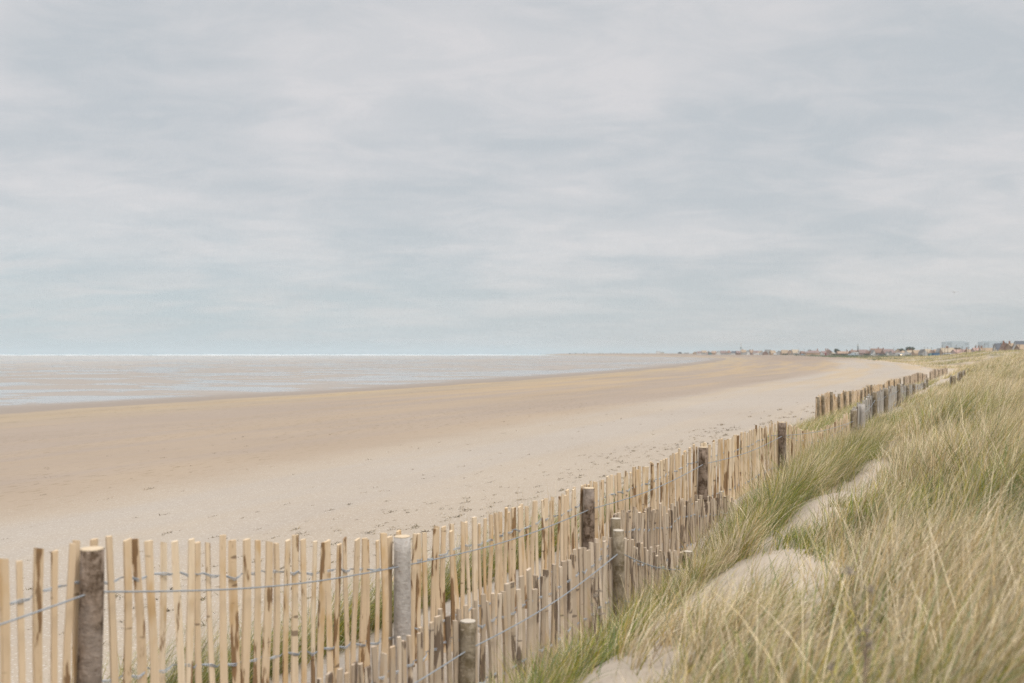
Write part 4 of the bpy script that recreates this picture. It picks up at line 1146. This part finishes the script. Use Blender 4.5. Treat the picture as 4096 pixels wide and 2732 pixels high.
# power station blocks
PSM, nt = new_mat('power_station_cladding'); g = N(nt)
tc = g.n('ShaderNodeTexCoord').outputs['Object']
bk = g.n('ShaderNodeTexBrick'); bk.inputs['Scale'].default_value = .06
g.s(bk.inputs['Vector'], g.n('ShaderNodeCombineXYZ').outputs[0])
sp = g.n('ShaderNodeSeparateXYZ'); g.s(sp.inputs[0], tc)
g.s(bk.inputs['Vector'], g.xyz(sp.outputs[0], sp.outputs[2], 0.0))
bk.inputs['Color1'].default_value = (.33, .40, .44, 1); bk.inputs['Color2'].default_value = (.37, .44, .48, 1); bk.inputs['Mortar'].default_value = (.29, .36, .40, 1); bk.inputs['Mortar Size'].default_value = .03
g.out(g.bsdf(bk.outputs['Color'], .6, .3))
PSD = pm('power_station_louvre', (.26, .33, .38))
for (a, b_, c, d, lab) in ((3775, 3795, 3847, 3867, 'huge pale blue power station block, the whole one on the left'), (3921, 3943, 3997, 4017, 'huge pale blue power station block, partly hidden by the slate roofed house')):
    Z = 3500.; cx = (a + d) / 2
    X = (cx - 2048) / F * Z
    r_ = thing('power_station', lab, 'power station', (X, Z, -.8))
    k = Z / F; hs, hc = (HZ - 1367.5) * k + .8, (HZ - 1365) * k + .8
    q = MB(); q.box((b_ - cx) * k, (c - cx) * k, -24, 24, -1, hc); q.build('reactor_hall', PSM, r_)
    for x0, x1 in ((a, b_), (c, d)):
        q = MB(); q.box((x0 - cx) * k + (.05 if x0 == c else 0), (x1 - cx) * k - (.05 if x0 == a else 0), -19, 19, -1, hs); wing = q.build('side_wing', PSM, r_)
        q = MB(); q.box((x0 - cx) * k + 3, (x1 - cx) * k - 3, -19.2, -18.9, hs - 11, hs - 3.5); q.build('louvre', PSD, wing)

# ------------------------------------------------------------------ trees and hedges
M['leaf'] = mat_grass()
def leaf_cloud(lobes, n, size, pal, flat=0.6):
    """many small leaf quads through the volume of overlapping lobes"""
    V, Q, Cc = [], [], []
    L = np.array([l[:3] for l in lobes]); R = np.array([l[3:] for l in lobes])
    wts = R.prod(1); ci = rng.choice(len(L), n, p=wts / wts.sum())
    d = rng.normal(0, 1, (n, 3)); d /= np.linalg.norm(d, axis=1)[:, None]
    rr = rng.random(n) ** 0.45
    pnt = L[ci] + d * R[ci] * rr[:, None] * rng.uniform(.8, 1.12, n)[:, None]
    a = rng.normal(0, 1, (n, 3)); a /= np.linalg.norm(a, axis=1)[:, None]
    b_ = np.cross(a, rng.normal(0, 1, (n, 3))); b_ /= np.linalg.norm(b_, axis=1)[:, None]
    sz = size * rng.uniform(.5, 1.4, n)[:, None]
    quad = np.stack([pnt - a * sz, pnt + b_ * sz * flat, pnt + a * sz, pnt - b_ * sz * flat], 1)
    col = np.array(pal)[rng.integers(0, len(pal), n)] * rng.uniform(.8, 1.2, n)[:, None]
    return quad.reshape(-1, 3), np.arange(n * 4).reshape(-1, 4), np.repeat(col, 4, 0)
TRUNK = mat_plain('tree_bark', (.10, .08, .06), .9, .1, .2)
GRN = [(.035, .06, .035), (.05, .08, .045), (.065, .09, .045)]
def tree(px0, px1, yt, Z, label, shape, n=1500, pal=GRN):
    cx = (px0 + px1) / 2; X = (cx - 2048) / F * Z; gz = float(H(X, Z))
    w = (px1 - px0) / F * Z; h = (HZ - yt) / F * Z - gz
    r_ = thing('cypress_tree' if shape == 'cypress' else 'broadleaf_tree', label, 'tree', (X, Z, gz))
    b = MB(); b.tube([(0, 0, -.4), (.1, 0, h * .3), (-.05, .1, h * .6), (.1, 0, h * .9)], [.38, .30, .2, .06], 7)
    lob = []
    if shape == 'round':
        for k in range(9):
            a = k * 2.4; lob.append((math.cos(a) * w * .27, math.sin(a) * w * .25, h * random.uniform(.45, .8), w * .24, w * .24, h * .2))
        lob.append((0, 0, h * .62, w * .34, w * .34, h * .32))
    else:
        for k in range(16):
            a = random.uniform(0, 6.3); rr = random.uniform(.1, .42)
            x = math.cos(a) * w * rr; z = h * (.92 - .5 * rr) * random.uniform(.72, 1.0)
            lob.append((x, math.sin(a) * w * rr * .8, z, w * random.uniform(.10, .17), w * .12, h * random.uniform(.05, .085)))
            b.tube([(0, 0, h * .4), (x * .6, 0, z - h * .12), (x, math.sin(a) * w * rr * .8, z)], [.14, .09, .03], 5)
        lob.append((0, 0, h * .62, w * .26, w * .26, h * .18))
    b.build('trunk', TRUNK, r_)
    v, q, c = leaf_cloud(lob, n, w * .05, pal)
    np_mesh('crown', v, q, M['leaf'], col=c, smooth=False, parent=r_)
tree(3231, 3249, 1396.5, 1180, 'round green tree top behind the long hall', 'round', 900)
tree(3335, 3362, 1394, 1030, 'large round dark green tree left of the orange bungalows', 'round', 1600)
tree(3582, 3622, 1390.5, 940, 'wide spreading cypress with ragged top, left of the dense one', 'cypress', 1500)
tree(3622, 3658, 1385.5, 930, 'dense dark cypress above the white bungalow', 'round', 2000)
tree(3996, 4028, 1361, 640, 'ragged cypress behind the dark brick gable', 'cypress', 1500)
tree(3814, 3848, 1388, 800, 'brownish dome shaped tree behind the pinkish bungalow', 'round', 1500, [(.13, .11, .06), (.17, .13, .08), (.10, .09, .05)])

def bush(px0, px1, yt, yb, Z, label, pal, n=900, depth=None, name='garden_hedge', cat='hedge', group=None):
    cx = (px0 + px1) / 2; X = (cx - 2048) / F * Z; w = (px1 - px0) / F * Z
    zt, zb_ = (HZ - yt) / F * Z, (HZ - yb) / F * Z
    gz = min(float(H(X, Z)), zb_); h = max(zt - gz, .6)
    k = max(2, int(w / (h * .8)))
    lob = [(-w / 2 + w * (i + .5) / k, random.uniform(-.4, .4), h * .45, w / k * .75, (depth or h * .7), h * .5 * random.uniform(.8, 1.1) * (1 - .35 * abs((i + .5) / k * 2 - 1))) for i in range(k)]
    v, q, c = leaf_cloud(lob, n, h * .12, pal)
    r_ = thing(name, label, cat, (X, Z, gz), 0, group)
    np_mesh('crown', v, q, M['leaf'], col=c, smooth=False, parent=r_)
    b = MB()
    for i in range(k): b.tube([(lob[i][0], 0, -.2), (lob[i][0] + .1, 0, h * .5)], [.08, .04], 5)
    b.build('stem', TRUNK, r_)
YG = [(.22, .22, .04), (.28, .26, .05), (.18, .19, .04)]
bush(3900, 3973, 1401, 1413, 300, 'long yellow green hedge on the crest of the dune', YG, 2600)
bush(3774, 3813, 1415, 1424, 420, 'low yellow green bush before the white low shed', [(.20, .20, .06), (.16, .17, .06)], 1200)
bush(3733, 3742, 1420, 1426, 520, 'small dark bush under the bright blue container', GRN, 300)
bush(3620, 3642, 1417, 1421.5, 800, 'yellowish hedge before the white bungalow', [(.20, .19, .06), (.15, .15, .06)], 700)
bush(3130, 3152, 1413, 1418, 1120, 'dark hedge before the long tan ridge', GRN, 500)
bush(3172, 3200, 1414, 1418.5, 1100, 'dark green hedge at the foot of the beige roofed house', GRN, 500)
bush(3240, 3262, 1415.5, 1419, 1060, 'low shrubs along the wall of the long hall', GRN, 400)
bush(3325, 3350, 1413, 1421, 960, 'rough green scrub below the round tree', [(.07, .09, .05), (.12, .11, .06)], 700)
bush(3350, 3402, 1414, 1421, 940, 'long dark hedge before the orange bungalows', GRN, 1000)
bush(3455, 3482, 1413, 1421, 900, 'hedge below the brown gabled house', GRN, 700)
bush(3500, 3545, 1413.5, 1421, 880, 'dark hedge below the tallest brown house', GRN, 900)
bush(3672, 3690, 1418, 1423, 760, 'dark low scrub by the dark roofed gable', GRN, 400)
bush(3980, 3992, 1399, 1408, 500, 'olive shrub at the corner of the slate roofed white house', [(.12, .12, .05), (.09, .10, .05)], 400, name='olive_shrub', cat='shrub')
for i, px in enumerate((2278, 2302, 2336, 2348, 2398, 2410, 2442, 2456, 2468, 2482, 2572, 2592)):
    bush(px - random.uniform(2.5, 5), px + random.uniform(2.5, 5), 1410.0, 1413, 2450, 'tiny dark bush on the skyline of the far spit', GRN, 80, name='far_bush', cat='bush', group='bushes on the far spit')

# ------------------------------------------------------------------ gull in flight
p = at(3818, 1169, 125.)
gr = thing('flying_gull', 'lone gull gliding over the dunes with wings spread', 'bird', p, -.3)
GW = mat_plain('gull_plumage', (.50, .49, .46), .8, .1, .15, 8.0)
b = MB()
def ell(y, z, rx, rz): return [(rx * math.cos(a), y, z + rz * math.sin(a)) for a in [k * math.pi / 5 for k in range(10)]]
b.loft([ell(-.30, .02, .012, .012), ell(-.25, .02, .03, .03), ell(-.18, .015, .045, .045), ell(-.05, 0, .075, .07), ell(.08, 0, .06, .055), ell(.2, .01, .04, .025), ell(.31, .01, .055, .008)])
for sx in (-1, 1):
    rings = []
    for u in np.linspace(0, 1, 8):
        x = sx * (.03 + .57 * u); z = .03 + .11 * math.sin(u * 2.6) - .13 * u * u
        ch = .17 * (1 - u ** 2) + .015; y0 = -.08 + .13 * u * u
        rings.append([(x, y0, z), (x, y0 + ch * .4, z + .014), (x, y0 + ch, z), (x, y0 + ch * .4, z - .006)])
    b.loft(rings)
b.build('body', GW, gr, smooth=True)
b = MB(); b.loft([[(.01 * math.cos(a), -.30, .02 + .01 * math.sin(a)) for a in (0, 2.1, 4.2)], [(.002 * math.cos(a), -.36, .012 + .002 * math.sin(a)) for a in (0, 2.1, 4.2)]])
b.build('beak', mat_plain('gull_beak', (.6, .4, .08), .5, .3, .05), gr)

# ------------------------------------------------------------------ haze
HM, nt = new_mat('sea_air'); g = N(nt)
o = g.n('ShaderNodeOutputMaterial'); pv = g.n('ShaderNodeVolumePrincipled')
pv.inputs['Color'].default_value = (.57, .615, .635, 1); pv.inputs['Density'].default_value = 1.6e-4
for k in ('Density Attribute', 'Temperature Attribute', 'Color Attribute'):
    if k in pv.inputs: pv.inputs[k].default_value = ''
nt.links.new(pv.outputs[0], o.inputs['Volume'])
b = MB(); b.box(-62000, 66000, -200, 41000, -8, 52)
hz = b.build('haze', HM); tag(hz, kind='stuff')
hz['label'] = 'thin pale sea haze over the whole coast'

# ------------------------------------------------------------------ sky and light
SUN_EL, SUN_AZ = math.radians(52), math.radians(140)     # azimuth clockwise from +Y
wd = bpy.data.worlds.new('World'); bpy.context.scene.world = wd; wd.use_nodes = True
nt = wd.node_tree
for nd in list(nt.nodes): nt.nodes.remove(nd)
g = N(nt)
sky = g.n('ShaderNodeTexSky', sky_type='NISHITA', sun_disc=False, sun_elevation=SUN_EL, sun_rotation=SUN_AZ, air_density=1.0, dust_density=1.5, ozone_density=1.0)
dirv = g.n('ShaderNodeTexCoord').outputs['Generated']
sp = g.n('ShaderNodeSeparateXYZ'); g.s(sp.inputs[0], dirv)
x, y, z = sp.outputs
zc = g.math('MAXIMUM', z, 0.0)
zz = g.math('ADD', zc, 0.15)
u = g.math('DIVIDE', x, zz); v = g.math('DIVIDE', y, zz)
cp = g.xyz(u, v, 0.0)
big = g.noise(g.scale(cp, (.75, .75, 1)), 1.0, 3.0, 0.45, dist=0.4)
mid = g.noise(g.scale(cp, (1.7, 2.4, 1)), 1.0, 6.0, 0.52, w=3.7, dist=0.5)
cl = g.math('ADD', g.math('MULTIPLY', big, 0.62), g.math('MULTIPLY', mid, 0.38))
wisp = g.noise(g.scale(cp, (3.6, 5.2, 1)), 1.0, 7.0, 0.6, w=1.3, dist=0.9)
tone = g.math('ADD', g.ss(cl, 0.40, 0.60, 0.0, 0.8), g.ss(wisp, 0.35, 0.68, -0.12, 0.32))
cloud = g.mix(tone, (0.55, 0.58, 0.605), (0.71, 0.695, 0.70))
# thinner cloud low on the left, where blue air shows
low = g.math('MULTIPLY', g.ss(z, 0.17, 0.0), g.ss(x, 0.25, -0.45, 0.15, 1.0))
thin = g.math('MULTIPLY', low, g.ss(mid, 0.62, 0.40, 0.35, 1.0))
cloud = g.mix(g.math('MULTIPLY', thin, 0.75), cloud, (0.475, 0.585, 0.64))
hzn = g.ss(z, 0.10, 0.0)
cloud = g.mix(g.math('MULTIPLY', hzn, 0.35), cloud, (0.515, 0.58, 0.60))
# overcast: brighter towards the zenith
zen = g.ss(z, 0.34, 0.95, 1.0, 3.9)
cloud = g.mix(1.0, cloud, g.xyz(zen, zen, zen), 'MULTIPLY')
nsky = g.mix(1.0, sky.outputs[0], (0.10, 0.10, 0.10), 'MULTIPLY')
fin = g.mix(0.10, cloud, nsky)
bg = g.n('ShaderNodeBackground'); g.s(bg.inputs[0], fin); bg.inputs[1].default_value = 0.725
wo = g.n('ShaderNodeOutputWorld'); nt.links.new(bg.outputs[0], wo.inputs[0])

sl = bpy.data.lights.new('sun', 'SUN'); sl.energy = 1.5; sl.angle = math.radians(20); sl.color = (1.0, .95, .88)
so = bpy.data.objects.new('sun', sl); link(so)
d = Vector((math.sin(SUN_AZ) * math.cos(SUN_EL), math.cos(SUN_AZ) * math.cos(SUN_EL), math.sin(SUN_EL)))
so.rotation_euler = (-d).to_track_quat('-Z', 'Y').to_euler()

# ------------------------------------------------------------------ camera
cd = bpy.data.cameras.new('camera'); cam = bpy.data.objects.new('camera', cd); link(cam)
cd.lens = 35.0; cd.sensor_width = 36.0; cd.clip_start = 0.05; cd.clip_end = 90000
cam.location = (0, 0, 0)
cam.rotation_euler = (math.pi / 2 + math.atan(47.0 / F), 0, 0)
cd.dof.use_dof = True; cd.dof.focus_distance = 13.0; cd.dof.aperture_fstop = 2.2
sc = bpy.context.scene
sc.camera = cam
sc.view_settings.view_transform = 'Standard'; sc.view_settings.look = 'None'
sc.view_settings.exposure = 0.5; sc.view_settings.gamma = 1.0
sc.cycles.use_denoising = True; sc.cycles.denoising_prefilter = 'NONE'
sc.cycles.max_bounces = 6; sc.cycles.diffuse_bounces = 3; sc.cycles.glossy_bounces = 2; sc.cycles.transmission_bounces = 4; sc.cycles.volume_bounces = 2
